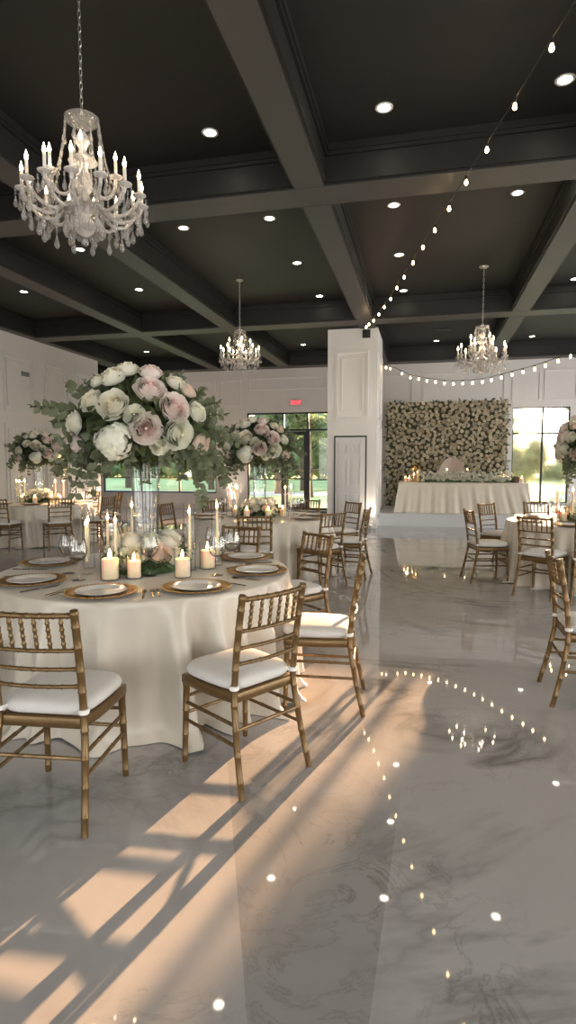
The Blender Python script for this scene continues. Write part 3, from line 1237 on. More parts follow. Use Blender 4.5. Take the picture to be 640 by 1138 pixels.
# ------------------------------------------------------------------ round tables
TH = .76
TABLES = {
    'near': (-1.86, 3.68, .98),
    'left': (-7.3, 10.0, .98),
    'middle': (-2.25, 7.9, .98),
    'right': (2.05, 8.15, .98),
}
TDESC = {'near': 'the nearest round table', 'left': 'the round table by the left wall', 'middle': 'the middle round table before the glass doors',
         'right': 'the round table at the right edge'}
for key, seed, lab in [('near', 3, 'champagne satin cloth on the largest, nearest round table'), ('left', 4, 'champagne cloth on the round table by the left panelled wall'),
                       ('middle', 5, 'champagne cloth on the round table before the glass doors'), ('right', 8, 'champagne cloth on the round table before the stage at right')]:
    x, y, R = TABLES[key]
    c = round_cloth(R, TH, seed).build('tablecloth', 'champagne satin', None, angle=60, loc=(x, y, 0))
    tag(c, lab, 'tablecloth', 'cloths on the round tables')
    # the folding table under the cloth
    t = thing('banquet_table', 'table hidden under the ' + lab.split(' ', 1)[1], 'table', (x, y, 0), 0, 'round tables under cloths')
    MB().lathe([(0, TH - .04), (R - .04, TH - .04), (R - .03, TH - .03), (R - .03, TH - .008), (R - .04, TH - .004), (0, TH - .004)], 48).build('tabletop', 'tree bark', t)
    for sx in (-1, 1):
        MB().tube([(sx * .45, -.5, .0), (sx * .45, -.5, TH - .04)], .018).tube([(sx * .45, .5, .0), (sx * .45, .5, TH - .04)], .018).tube([(sx * .45, -.5, .3), (sx * .45, .5, .3)], .014).build('leg', 'grey plastic', t)


def on_table(key, dx, dy):
    x, y, _ = TABLES[key]
    return (x + dx, y + dy, TH + .001)


# tall vases with flower balls, low rings of flowers
for key, rz, lv in [('near', 22, 'nearest round table'), ('left', 50, 'round table by the left wall'), ('middle', 200, 'round table in front of the glass doors'), ('right', 110, 'round table at the right edge')]:
    x, y, R = TABLES[key]
    face = {'near': 27, 'left': 60, 'middle': 15, 'right': -100}[key]
    place('vase', make_vase, {'near': 'tall clear glass vase on the nearest round table, under the biggest flower ball', 'left': 'tall clear vase on the round table by the left wall',
                              'middle': 'tall clear vase standing before the glass doors on the middle table', 'right': 'tall clear vase on the right-hand table in front of the bright window'}[key],
          'vase', (x, y, TH + .001), 0, 'tall glass vases')
    place('ball', make_tall_arrangement, {'near': 'large ball of white and blush roses with long eucalyptus on the nearest vase',
                                          'left': 'round flower ball raised before the left panelled wall', 'middle': 'round flower ball raised in front of the glass doors',
                                          'right': 'flower ball cut off by the right edge, in front of the bright window'}[key], 'flower arrangement', (x, y, TH + .725), radians(face), 'tall flower balls')
    place('low', make_low_arrangement, {'near': 'low ring of cream roses at the foot of the nearest vase', 'left': 'low ring of roses on the table by the left wall',
                                        'middle': 'low ring of peach and cream roses on the middle table', 'right': 'low ring of roses among candles on the right-hand table'}[key],
          'flower arrangement', (x, y, TH + .001), radians(face), 'low flower rings', 1.1)

# place settings: (dx,dy) of the plates on the nearest table
SET = {
    'near': [((-.48, -.58), 'at front left, behind the cut-off chair', 1), ((.11, -.775), 'at the front edge of the nearest table, left of centre', 1), ((.58, -.53), 'front right on the nearest table, by the angled chair', 1),
             ((.775, .06), 'at the sunlit right rim of the nearest table', 1), ((.53, .60), 'at the back right rim of the nearest table', 1), ((-.79, .04), 'far left on the nearest table behind the glasses', 1)],
    'middle': [((.20, -.76), 'on the middle table beside the front chair', 0), ((.72, -.30), 'on the right of the middle table', 0), ((.74, .30), 'far right on the middle table', 0), ((-.55, -.55), 'front left on the middle table', 0), ((-.78, -.05), 'on the left rim of the middle table', 0)],
    'left': [((.35, -.70), 'front of the left-wall table, left of the chair back', 0), ((.76, -.2), 'at the right end of the left-wall table', 0), ((-.3, -.72), 'front left of the left-wall table', 0)],
    'right': [((-.74, -.22), 'at the left rim of the right-hand table', 0), ((-.35, -.70), 'front left of the right-hand table, behind a chair back', 0), ((-.62, .45), 'back left of the right-hand table', 0)],
}
for key in SET:
    x, y, R = TABLES[key]
    for (dx, dy), where, full in SET[key]:
        a = atan2(dy, dx)
        X, Y, Z = on_table(key, dx, dy)
        place('charger', make_charger, 'gold charger ' + where, 'charger', (X, Y, Z), 0, 'gold chargers')
        place('plate', make_plate, 'white plate ' + where, 'plate', (X, Y, Z + .0075), 0, 'white dinner plates')
        tx, ty = -sin(a), cos(a)      # to the diner's left looking at the table centre (diner faces -radial)
        rz = a + pi / 2
        if full:
            for s_, mk, nm, wh, cat in ((-.262, make_fork, 'fork', 'outer fork of the setting ', 'fork'), (-.232, make_fork, 'fork', 'inner fork of the setting ', 'fork'),
                                        (.240, make_knife, 'knife', 'knife of the setting ', 'knife')):
                # tangential offset, kept inside the rim
                ang = a + s_ / .80
                place(nm, mk, wh + where, cat, (x + .80 * cos(ang), y + .80 * sin(ang), TH + .001), ang + pi / 2 if False else ang + pi / 2, 'flatware of the nearest table', 1.12)

GL = [((-.44, -.26), 'left wine glass of the pair on the nearest table'), ((-.24, -.45), 'right wine glass of the pair in front of the left tapers'), ((.13, -.22), 'wine glass in front of the low rose ring, between two pillar candles'),
      ((.55, -.10), 'front wine glass beside the right pillar candle'), ((.56, .17), 'rear wine glass beside the right plate'), ((.33, .42), 'wine glass behind the right tapers')]
for (dx, dy), lab in GL:
    place('glass', make_glass, lab, 'wine glass', on_table('near', dx, dy), 0, 'wine glasses', 1.16)
for key, pts in {'middle': [(.50, -.1), (.55, .22), (.42, .48), (-.5, -.3), (-.58, .15)], 'left': [(.6, .2), (.55, -.35), (.5, .45)], 'right': [(-.5, .1), (-.45, -.3), (-.3, .55)]}.items():
    for k, (dx, dy) in enumerate(pts):
        place('glass', make_glass, 'wine glass on ' + TDESC[key], 'wine glass', on_table(key, dx, dy), 0, 'wine glasses on ' + TDESC[key])

# candles
PC = [((-.05, -.40), 'pillar candle in glass left of the low roses, leftmost of the front two'), ((.07, -.315), 'shorter pillar candle in glass just left of the front wine glass'),
      ((.36, -.22), 'pillar candle in glass at the right front of the low roses'), ((.40, .12), 'pillar candle in glass beside the right tapers')]
PCS = [1.16, .96, 1.06, 1.1]
for ((dx, dy), lab), s in zip(PC, PCS):
    place('pillar', make_pillar_candle, lab, 'candle', on_table('near', dx, dy), 0, 'pillar candles', s)
    X, Y, Z = on_table('near', dx, dy)
    point_light((X, Y, Z + .150 * s), 1.5, (1, .62, .30), r=.008)
TP = [((-.41, -.06), .36, 1, 'leftmost thin taper of the left cluster'), ((-.30, -.26), .355, 0, 'front taper of the left cluster, bare of glass'), ((-.27, -.04), .38, 1, 'middle taper of the left cluster in a cylinder'),
      ((-.18, .14), .455, 1, 'tallest taper of the left cluster'), ((-.11, -.22), .38, 1, 'rightmost taper of the left cluster'), ((.31, .02), .427, 1, 'thick lit taper in the right cylinder'), ((.42, .26), .45, 1, 'rear taper right of the low roses')]
for (dx, dy), h, cyl, lab in TP:
    place('taper%s%s' % (h, cyl), make_taper(h, cyl), lab, 'candle', on_table('near', dx, dy), 0, 'taper candles')
    X, Y, Z = on_table('near', dx, dy)
    point_light((X, Y, Z + h - .012), .6, (1, .64, .32), r=.006)
for key, a0 in (('left', 240), ('middle', 255), ('right', 200)):
    for k in range(7):
        a = radians(a0 + 51 * k)
        place('pillar', make_pillar_candle, 'glowing pillar candle by the low roses on ' + TDESC[key], 'candle', on_table(key, .34 * cos(a), .34 * sin(a)), 0, 'pillar candles on ' + TDESC[key], .95)
    for k, (dx, dy) in enumerate([(-.42, -.05), (-.35, .14), (-.30, -.2), (.36, -.14), (.44, .06)]):
        cz, sz = cos(radians(13)), sin(radians(13))
        place('taper0.381', make_taper(.38, 1), 'tall taper in glass on ' + TDESC[key], 'candle', on_table(key, dx * cz - dy * sz, dx * sz + dy * cz), 0, 'taper candles on ' + TDESC[key], 1.15)
    X, Y, Z = on_table(key, 0, 0)
    for sgn in (-1, 1):
        point_light((X + sgn * .16, Y - .10, Z + .36), 1.6, (1, .64, .32), r=.02)

# ------------------------------------------------------------------ chairs
CH = []


def facing(bx, by, key, label, mind=1.28, extra=0.):
    x, y, R = TABLES[key]
    dx, dy = x - bx, y - by
    d = sqrt(dx * dx + dy * dy)
    dx, dy = dx / d, dy / d
    ox, oy = bx + .26 * dx, by + .26 * dy
    dd = sqrt((x - ox) ** 2 + (y - oy) ** 2)
    if dd < mind:
        ox, oy = x - dx * mind, y - dy * mind
    chair(ox, oy, math.degrees(atan2(dy, dx)) - 90 + extra, label, 'gold chairs')


chair(-1.538, 2.228, 6.6, 'gold chair at the front left with its back to us, largest of all', 'gold chairs')
chair(-2.50, 2.56, -37, 'gold chair cut off at the left edge, behind the front left chair back', 'gold chairs')
chair(-.876, 2.697, 57, 'gold chair standing front centre, angled to the nearest table', 'gold chairs')
chair(-.62, 3.55, 95, 'sunlit gold chair seen side-on at the right of the nearest table', 'gold chairs')
chair(-1.03, 4.60, 138, 'gold chair just behind the sunlit side-on one, back right of the nearest table', 'gold chairs')
chair(-1.70, 4.96, 172, 'gold chair at the back of the nearest table, behind the right wine glasses', 'gold chairs')
facing(-1.87, 6.36, 'middle', 'gold chair at the front of the middle table, centred before its low roses')
facing(-1.15, 7.02, 'middle', 'gold chair at the front right of the middle table, above the sunlit chairs')
facing(-.80, 7.76, 'middle', 'gold chair edge-on at the right of the middle table')
facing(-1.06, 9.05, 'middle', 'gold chair in front of the white pillar door, back right of the middle table')
facing(-1.85, 9.50, 'middle', 'gold chair behind the middle table under the glass side light')
facing(-3.33, 8.95, 'middle', 'gold chair at the back left of the middle table under the long window')
facing(-3.62, 8.08, 'middle', 'right one of two side-on gold chairs left of the middle table')
facing(-3.45, 7.2, 'middle', 'left one of two side-on gold chairs left of the middle table')
facing(-6.145, 8.97, 'left', 'gold chair before the left-wall table, back fully seen')
facing(-7.06, 8.55, 'left', 'gold chair cut off by the left edge at the left-wall table')
facing(-7.1, 11.4, 'left', 'gold chair behind the left-wall table beside the white corner glow')
facing(-5.654, 9.75, 'left', 'gold chair at the right end of the left-wall table')
facing(-6.118, 11.0, 'left', 'gold chair behind right of the left-wall table, nearly edge-on')
facing(.66, 7.82, 'right', 'gold chair at the left of the right-hand table, nearest the open floor')
facing(.93, 9.15, 'right', 'gold chair just behind, in front of the stage, left of the right-hand table')
facing(1.24, 6.95, 'right', 'gold chair with its back to us at the front of the right-hand table')
facing(1.75, 6.62, 'right', 'gold chair cut off by the right edge at the right-hand table')
facing(1.70, 9.75, 'right', 'gold chair behind the right-hand table below the bright window')
chair(1.064, 3.98, -90, 'gold chair alone at the right edge, seen from behind its side', 'gold chairs')

# ------------------------------------------------------------------ head table on the stage
HX0, HX1, HY0, HY1, HZ = -.62, 2.42, 14.95, 15.75, ST + .75
rnd = random.Random(3)
per = []
NP = 60


def rect_pt(s, o, rc=.05):
    """rounded rectangle outline grown by o; s in 0..1"""
    x0, x1, y0, y1 = HX0 - o, HX1 + o, HY0 - o, HY1 + o
    w, h = x1 - x0, y1 - y0
    d = s * 2 * (w + h)
    if d < w:
        return (x0 + d, y0), (0, -1)
    d -= w
    if d < h:
        return (x1, y0 + d), (1, 0)
    d -= h
    if d < w:
        return (x1 - d, y1), (0, 1)
    d -= w
    return (x0, y1 - d), (-1, 0)


NS = 420
ph = [rnd.uniform(0, 6) for _ in range(6)]
rows = []
for i in range(15):
    t = i / 14
    row = []
    for k in range(NS):
        s = k / NS
        (x, y), (nx, ny) = rect_pt(s, .012 + .10 * t ** 1.3)
        L = s * 2 * (HX1 - HX0 + HY1 - HY0)
        f = sin(L * 22 + 1.5 * sin(L * 2.1 + ph[0])) + .5 * sin(L * 41 + ph[1])
        o_ = .020 * f * min(1, t * 1.6)
        row.append((x + nx * o_, y + ny * o_, HZ - .012 - (HZ - ST - .016) * t))
    rows.append(row)
m = MB()
top = [[((HX0 + HX1) / 2 + (rect_pt(k / NS, .0)[0][0] - (HX0 + HX1) / 2) * q, (HY0 + HY1) / 2 + (rect_pt(k / NS, .0)[0][1] - (HY0 + HY1) / 2) * q, HZ) for k in range(NS)] for q in (.01, .5, 1.)]
m.grid(top + rows, True)
m.f = [f[::-1] for f in m.f]
tag(m.build('tablecloth', 'ivory satin', None, angle=60), 'pleated ivory cloth to the floor on the long head table on the stage', 'tablecloth')

# garland along the front of the head table
o = thing('flower_garland', 'low white flower garland along the front of the head table', 'flower garland', ((HX0 + HX1) / 2 + .05, HY0 + .14, HZ))
rnd = random.Random(12)
k = 0
for i in range(33):
    x = -1.0 + 2.06 * i / 32
    for j in range(3):
        a = rnd.uniform(-.3, .3)
        d = Vector((rnd.uniform(-.3, .3), -.8 if j == 0 else -.2, .7)).normalized()
        put('rose', rose_me('ivory petal' if (i + j) % 3 else 'cream petal', (i + j) % 2, True), o, (x + rnd.uniform(-.03, .03), -.115 + .065 * j + rnd.uniform(-.03, .03), .085 + .062 * j + rnd.uniform(-.03, .05)), d,
            rnd.uniform(.046, .066), rnd.uniform(0, 6))
m = MB()
for i in range(170):
    x = rnd.uniform(-1.08, 1.12)
    a = rnd.uniform(-.3, pi + .3)
    d = Vector((rnd.uniform(-.6, .6), -cos(a), abs(sin(a)))).normalized()
    L = rnd.uniform(.05, .09)
    vs, fs = leaf_geo(L, L * .55, .2)
    q = Vector((0, 1, 0)).rotation_difference(d).to_matrix().to_4x4()
    m.add(vs, fs, T(x, rnd.uniform(-.08, .06), rnd.uniform(.02, .16)) @ q @ Matrix.Rotation(rnd.uniform(0, 6), 4, 'Y'))
m.v = [(x, y, max(z, .004)) for x, y, z in m.v]
m.box(-1.05, 1.05, -.05, .06, .002, .13)
f = m.build('foliage', 'dark leaf', o, angle=70)
f['kind'] = 'stuff'

# candles and objects on the head table
for k, (x, y) in enumerate([(-.47, .16), (-.38, .25), (-.02, .36)]):
    place('pillar', make_pillar_candle, 'one of the pillar candles at the left end of the head table', 'candle', (x, HY0 + y, HZ + .001), 0, 'pillar candles left on the head table', .9)
for k, (x, y) in enumerate([(1.76, .32), (1.88, .18), (1.98, .3), (2.3, .2)]):
    place('pillar', make_pillar_candle, 'one of the pillar candles at the right end of the head table', 'candle', (x, HY0 + y, HZ + .001), 0, 'pillar candles right on the head table', .95)
for x in (-.4, 1.85):
    point_light((x, HY0 + .2, HZ + .22), 1.2, r=.04)
for (x, h) in ((1.05, .38), (.55, .38)):
    place('taper0.381', None, 'one of the thin tapers behind the garland on the head table', 'candle', (x, HY0 + .5, HZ + .001), 0, 'tapers on the head table', .9)
# brass lantern
o = thing('brass_lantern', 'brass domed lantern holding candles at the left end of the head table', 'lantern', (-.22, HY0 + .3, HZ + .001))
m = MB().lathe([(0, 0), (.12, 0), (.125, .008), (.12, .02), (.0, .02)], 24)
m.build('base', 'polished brass', o)
m = MB()
for k in range(4):
    a = k * pi / 2 + .6
    m.tube([(.105 * cos(a), .105 * sin(a), .015), (.105 * cos(a), .105 * sin(a), .34)], .006, 6)
m.build('frame', 'polished brass', o)
MB().lathe([(.115, .335), (.12, .345), (.115, .36), (.09, .40), (.045, .435), (.012, .448), (.012, .465), (0, .475)], 24).build('dome', 'polished brass', o)
for (x, y, h) in ((.04, -.03, .24), (-.04, -.01, .19)):
    MB().lathe([(0, .021), (.022, .021), (.022, h), (0, h)], 14, T(x, y, 0)).build('candle', 'wax', o)
    f = flame_mb(h, 1.3)
    f.v = [(a + x, b + y, c) for a, b, c in f.v]
    f.build('flame', 'flame', o)
# small round box
o = thing('keepsake_box', 'small brown round box near the right end of the head table', 'box', (2.14, HY0 + .26, HZ + .001))
MB().lathe([(0, 0), (.105, 0), (.11, .006), (.11, .10), (0, .10)], 28).build('body', 'tree bark', o)
MB().lathe([(.115, .10), (.118, .104), (.118, .14), (.11, .152), (0, .156), ], 28).lathe([(0, .156), (.012, .156), (.016, .168), (0, .178)], 12).build('lid', 'tree bark', o)
# blush armchairs of the couple behind the head table
o = thing('wedding_chair', 'blush upholstered chair with a rounded high back behind the head table', 'chair', (.72, 16.35, ST))
rows = []
for i in range(17):
    t = i / 16
    th = pi * t
    rows.append([(-.42 * cos(th) * q, .26 - .10 * sin(th) * 0 + .10 * abs(cos(th)) * -1 * q, .42 + (.98 * sin(th) ** .8) * q) for q in (0, .35, .7, .93, 1.)])
m = MB().grid(rows)
rows2 = [[(x, y + .09, z) for x, y, z in r] for r in rows]
m.grid([r[::-1] for r in rows2])
m.grid([[r[-1] for r in rows], [r[-1] for r in rows2]])
m.build('backrest', 'blush velvet', o, angle=50)
MB().box(-.34, .34, -.30, .30, .32, .47, bev=.04).build('seat', 'blush velvet', o, angle=60)
for sx in (-1, 1):
    for sy in (-1, 1):
        MB().tube([(sx * .29, sy * .24, 0), (sx * .27, sy * .22, .33)], [.014, .02], 10).build('leg', 'polished brass', o)

# ------------------------------------------------------------------ flower wall
FX0, FX1, FZ0, FZ1, FY = -1.10, 2.22, ST, 3.28, 17.3
o = thing('flower_wall', 'wall of cream and ivory roses with greenery behind the head table', 'flower wall', ((FX0 + FX1) / 2, FY, ST))
Wd, Hd = FX1 - FX0, FZ1 - FZ0
MB().box(-Wd / 2, Wd / 2, .06, .12, 0, Hd).box(-Wd / 2 + .1, -Wd / 2 + .2, .12, .6, 0, .04).box(Wd / 2 - .2, Wd / 2 - .1, .12, .6, 0, .04).build('panel', 'wall greenery', o, False)
rnd = random.Random(21)
m = MB()
for k in range(3600):
    x, z = rnd.uniform(-Wd / 2 - .02, Wd / 2 + .02), rnd.uniform(.03, Hd + .02)
    d = Vector((rnd.uniform(-.8, .8), -rnd.uniform(.3, 1), rnd.uniform(-.8, .8))).normalized()
    L = rnd.uniform(.07, .14)
    vs, fs = leaf_geo(L, L * .55, .2, 2)
    q = Vector((0, 1, 0)).rotation_difference(d).to_matrix().to_4x4()
    m.add(vs, fs, T(x, rnd.uniform(-.04, .06), z) @ q @ Matrix.Rotation(rnd.uniform(0, 6), 4, 'Y'))
f = m.build('foliage', 'wall greenery', o, angle=70)
f['kind'] = 'stuff'
pts = []
tries = 0
while len(pts) < 640 and tries < 90000:
    tries += 1
    p = (rnd.uniform(-Wd / 2 + .03, Wd / 2 - .03), rnd.uniform(.06, Hd - .04), rnd.choice((.054, .06, .066, .074, .084)))
    if all((p[0] - q[0]) ** 2 + (p[1] - q[1]) ** 2 > ((p[2] + q[2]) * .80) ** 2 for q in pts):
        pts.append(p)
pts.sort(key=lambda p: -p[2])
rest = MB()
lo = [rose_mb(70 + k, [(5, 1.0, .10), (5, .78, .42), (4, .52, .62), (3, .28, .70)], 4, 4) for k in range(3)]
for k, (x, z, s) in enumerate(pts):
    d = Vector((rnd.uniform(-.6, .6), -1, rnd.uniform(-.4, .7))).normalized()
    y = -.05 - rnd.uniform(0, .05)
    if k < 100:
        put('rose', rose_me('wall petal' if k % 4 else 'ivory petal', k % 2, True), o, (x, y, z), d, s, rnd.uniform(0, 6))
    else:
        Q = T(x, y, z) @ rot_to(d) @ Matrix.Rotation(rnd.uniform(0, 6), 4, 'Z') @ Matrix.Scale(s, 4)
        rest.add(lo[k % 3].v, lo[k % 3].f, Q)
f = rest.build('roses', 'wall petal', o)
# this shared mesh is metres wide: give it a flat petal colour of its own
pmat('wall petal flat', (.91, .84, .71), .65, noise=.08, nscale=14)
f.data.materials.clear()
f.data.materials.append(MATS['wall petal flat'])
f['kind'] = 'stuff'

# ------------------------------------------------------------------ chandeliers


def make_chandelier(n_arms, R, n_in, sc, chain_top, name='chandelier'):
    """origin at the ceiling; body hangs below; sc: height of the body"""
    def f():
        o = thing(name, 'x', 'chandelier')
        zc = -chain_top          # z of crown top
        H = sc
        # ceiling canopy
        MB().lathe([(0, 0), (.07, 0), (.075, -.012), (.05, -.03), (.012, -.04), (0, -.04)], 24).build('canopy', 'chain metal', o)
        # chain
        m = MB()
        L = chain_top - .04
        n = int(L / .05)
        for k in range(n):
            z = -.04 - (k + .5) * L / n
            ring = []
            for q in range(9):
                a = 2 * pi * q / 8
                p = (.011 * cos(a), 0, .033 * sin(a)) if k % 2 else (0, .011 * cos(a), .033 * sin(a))
                ring.append((p[0], p[1], p[2] + z))
            m.tube(ring, .0032, 5, False)
        m.build('chain', 'chain metal', o)
        # crown dish
        MB().lathe([(0, zc), (.02, zc), (.03, zc - .02), (.10 * H, zc - .03 * H), (.135 * H, zc + .0 * H), (.13 * H, zc - .025 * H), (.05 * H, zc - .075 * H), (.03 * H, zc - .1 * H), (0, zc - .1 * H)], 24).build('crown', 'crystal drop glass', o)
        # central column of glass balls and bowls
        prof = [(.02, -.10), (.05, -.14), (.06, -.18), (.035, -.22), (.03, -.25), (.06, -.29), (.10, -.31), (.115, -.33), (.05, -.345), (.035, -.38), (.055, -.43), (.07, -.49), (.055, -.55), (.04, -.58), (.06, -.62), (.12, -.66),
                (.15, -.685), (.13, -.70), (.06, -.72), (.045, -.75), (.07, -.79), (.09, -.83), (.07, -.87), (.03, -.90), (0, -.91)]
        MB().lathe([(r * H, zc + z * H) for r, z in prof], 20).build('column', 'crystal', o)
        MB().lathe([(0, zc - .985 * H), (.025 * H, zc - .97 * H), (.032 * H, zc - .945 * H), (.02 * H, zc - .92 * H), (0, zc - .905 * H)], 12).build('finial', 'crystal drop glass', o)
        arm_z = zc - .70 * H
        ball = [(0, .011), (.006, .009), (.0085, 0), (.006, -.009), (0, -.011)]
        drop = [(0, .03), (.003, .024), (.005, .012), (.010, -.006), (.0145, -.022), (.013, -.036), (.006, -.046), (0, -.048)]
        k_s = .9 * H + .1

        def strand(nb, s):
            m = MB()
            pr = [(0, .004)]
            for q in range(nb):
                z = -.004 - .02 * q
                pr += [(.0015, z + .0005), (.008, z - .006), (.0085, z - .010), (.008, z - .014), (.0015, z - .0195)]
            z = -.004 - .02 * nb
            pr += [(r * s, z + (zz - .03) * s) for r, zz in drop[1:]]
            return m.lathe(pr, 8).mesh('crystal_drop', 'crystal drop glass')
        dropm, dropl, dropf = strand(2, 1.15), strand(3, 1.5), strand(4, 1.5)
        strand_long = strand(5, 1.)

        def one(a, Rr, ztip, zroot, sub):
            ca, sa = cos(a), sin(a)
            dip = sub
            P = [(.05 * H, 0, zroot), (.25 * Rr + .02, 0, zroot - .35 * dip), (.55 * Rr, 0, zroot - dip), (.80 * Rr, 0, zroot - .80 * dip), (.96 * Rr, 0, (zroot - .2 * dip + ztip) / 2 - .02), (Rr, 0, ztip)]
            # smooth by Catmull-Rom
            Q = []
            V = [Vector(p) for p in P]
            for i in range(len(V) - 1):
                p0, p1, p2, p3 = V[max(i - 1, 0)], V[i], V[i + 1], V[min(i + 2, len(V) - 1)]
                for s in range(4):
                    t = s / 4
                    Q.append(.5 * ((2 * p1) + (p2 - p0) * t + (2 * p0 - 5 * p1 + 4 * p2 - p3) * t * t + (3 * p1 - p0 - 3 * p2 + p3) * t ** 3))
            Q.append(V[-1])
            Rm = Matrix.Rotation(a, 4, 'Z')
            m = MB().tube(Q, [.0145 * k_s] * len(Q), 8, True, Rm)
            # drip dish
            C = Rm @ T(Rr, 0, ztip)
            m.lathe([(.008, -.01), (.03 * k_s, .0), (.052 * k_s, .012), (.054 * k_s, .018), (.03 * k_s, .010), (0, .006)], 14, C)
            m.lathe([(0, .008), (.016, .010), (.02, .03), (.014, .04), (0, .04)], 10, C)
            arm = m.build('arm', 'crystal', o)
            MB().lathe([(.0125, .03), (.0125, .13), (.010, .134), (0, .134)], 10, C).build('candle_sleeve', 'candle sleeve', arm)
            MB().lathe([(0, .132), (.008, .137), (.0135, .152), (.0125, .166), (.006, .186), (.001, .205), (0, .207)], 10, C).build('bulb', 'bulb glow', arm)
            for j in range(4):
                b = a + j * pi / 2 + .4
                px, py = .050 * k_s * cos(b), .050 * k_s * sin(b)
                link('crystal_drop', dropm, arm, (Rr * ca + px, Rr * sa + py, ztip))
            # two long drops under the arm
            for tt, ln in ((.58, 2), (.85, 2)):
                q = Q[int(tt * (len(Q) - 1))]
                link('crystal_drop', dropl, arm, tuple(Rm @ Vector((q.x, 0, q.z - .006))))
        for k in range(n_arms):
            one(2 * pi * k / n_arms + .15, R, arm_z + .08 * H, arm_z + .06 * H, .115 * H)
        for k in range(n_in):
            one(2 * pi * k / n_in + .5, R * .55, arm_z + .27 * H, arm_z + .18 * H, .07 * H)
        # crystal swags from the crown to the arms
        def beads(P):
            m = MB()
            pts, rad = [], []
            for i in range(len(P) - 1):
                for u, r in ((0, .002), (.18, .0075), (.5, .009), (.82, .0075)):
                    pts.append(P[i].lerp(P[i + 1], u))
                    rad.append(r)
            pts.append(P[-1])
            rad.append(.002)
            return m.tube(pts, rad, 6)
        for k in range(8):
            a = 2 * pi * k / 8 + .2
            P = []
            for t in range(15):
                u = t / 14
                r = .13 * H + (R * .62 - .13 * H) * u
                z = zc - .03 * H + (arm_z + .14 * H - zc + .03 * H) * u - .16 * H * sin(pi * u) * (1 - .3 * u)
                P.append(Matrix.Rotation(a, 4, 'Z') @ Vector((r, 0, z)))
            beads(P).build('bead_chain', 'crystal drop glass', o)
        for k in range(6):
            Q = Matrix.Rotation(2 * pi * k / 6 + .55, 4, 'Z') @ Vector((.13 * H, 0, zc - .03 * H))
            link('crystal_drop', strand_long, o, tuple(Q))
        for k in range(18):
            Q = Matrix.Rotation(2 * pi * k / 18, 4, 'Z') @ Vector((.145 * H, 0, zc - .69 * H))
            link('crystal_drop', dropf, o, tuple(Q))
        return o
    return f


def chandelier_light(x, y, z, e):
    for k in range(4):
        point_light((x + .22 * cos(k * pi / 2 + .6), y + .22 * sin(k * pi / 2 + .6), z), e / 4, (1, .80, .55), .02)


c = make_chandelier(14, .43, 4, .95, .96, 'chandelier')()
c.location = (-2.56, 4.15, ZC)
c['label'] = 'largest crystal chandelier, hanging at upper left on a long chain'
c['group'] = 'crystal chandeliers'
c2 = make_chandelier(9, .37, 4, .80, .96, 'chandelier')()
c2.location = (-3.54, 11.07, ZC)
c2['label'] = 'crystal chandelier hanging in the middle, left of the white pillar'
c2['group'] = 'crystal chandeliers'
c3 = copy_tree(c2)
c3.location = (.955, 11.14, ZC - .06)
c3.scale = (1.12, 1.12, 1.08)
c3['label'] = 'crystal chandelier hanging at right, in front of the flower wall'
for ob, e in ((c, 5), (c2, 5), (c3, 6)):
    chandelier_light(ob.location.x, ob.location.y, ob.location.z - 1.35, e)

# ------------------------------------------------------------------ recessed downlights


def make_downlight():
    o = thing('downlight', 'x', 'downlight')
    MB().lathe([(.062, -.004), (.085, -.008), (.09, -.003), (.09, 0)], 28).build('trim', 'downlight trim', o)
    MB().lathe([(0, -.003), (.064, -.003), (.064, 0), ], 28).build('lens', 'downlight lens', o)
    return o


XA = [-8.35, -5.65, -3.58, -2.25, -.48, 1.15, 2.78, 4.2, 6.4]
YA = [2.3, 4.3, 6.2, 8.48, 10.4, 12.48, 15.2, 17.55]
skip = set()
nd = 0
DL = [(-2.31, 6.22), (-.46, 6.2), (1.2, 6.15), (-3.6, 8.52), (-2.25, 8.48), (-.48, 8.45), (1.12, 8.45), (-.49, 10.4), (-2.26, 10.4), (-2.23, 12.49), (-.49, 12.5), (-5.72, 11.2), (-8.1, 10.8), (-3.57, 17.3), (-8.6, 17.25), (.26, 17.65),
      (2.83, 17.65), (2.74, 12.48), (-5.62, 8.95), (2.75, 8.45), (-.3, 4.0), (-.3, 2.2), (1.1, 4.0), (1.1, 2.2), (-2.3, 2.2), (2.75, 6.2), (2.75, 3.0)]
names = ['under the left end of the near coffer, right of the big chandelier', 'in the near coffer above the string lights', 'large, at the top right edge by the string lights', 'just right of the big chandelier, beyond the cross beam', 'beyond the near cross beam, left of the centre beam',
         'beyond the near cross beam, right of the centre beam', 'beyond the near cross beam, right of the string lights', 'in the second row, right of the centre beam', 'in the second row, left of the centre beam', 'third row, left of the centre beam',
         'third row, beside the lower string lights', 'between the two left beams', 'at the left edge above the panelled wall', 'at the far end above the left chandelier', 'at the far left end above the flower ball', 'at the far end left of the right chandelier',
         'at the far end right of the right chandelier', 'at the right edge beyond the right beam', 'behind the lower drops of the big chandelier']
for k, (x, y) in enumerate(DL):
    lab = 'recessed ceiling light ' + names[k] if k < len(names) else 'recessed ceiling light seen only mirrored in the marble floor'
    place('downlight', make_downlight, lab, 'downlight', (x, y, ZC - .0005), 0, 'recessed ceiling lights')
    l = bpy.data.lights.new('downlight_beam', 'SPOT')
    l.energy = 34
    l.color = (1, .86, .68)
    l.spot_size = radians(95)
    l.spot_blend = .8
    l.shadow_soft_size = .06
    ob = bpy.data.objects.new('downlight_beam', l)
    COL.objects.link(ob)
    ob.location = (x, y, ZC - .02)

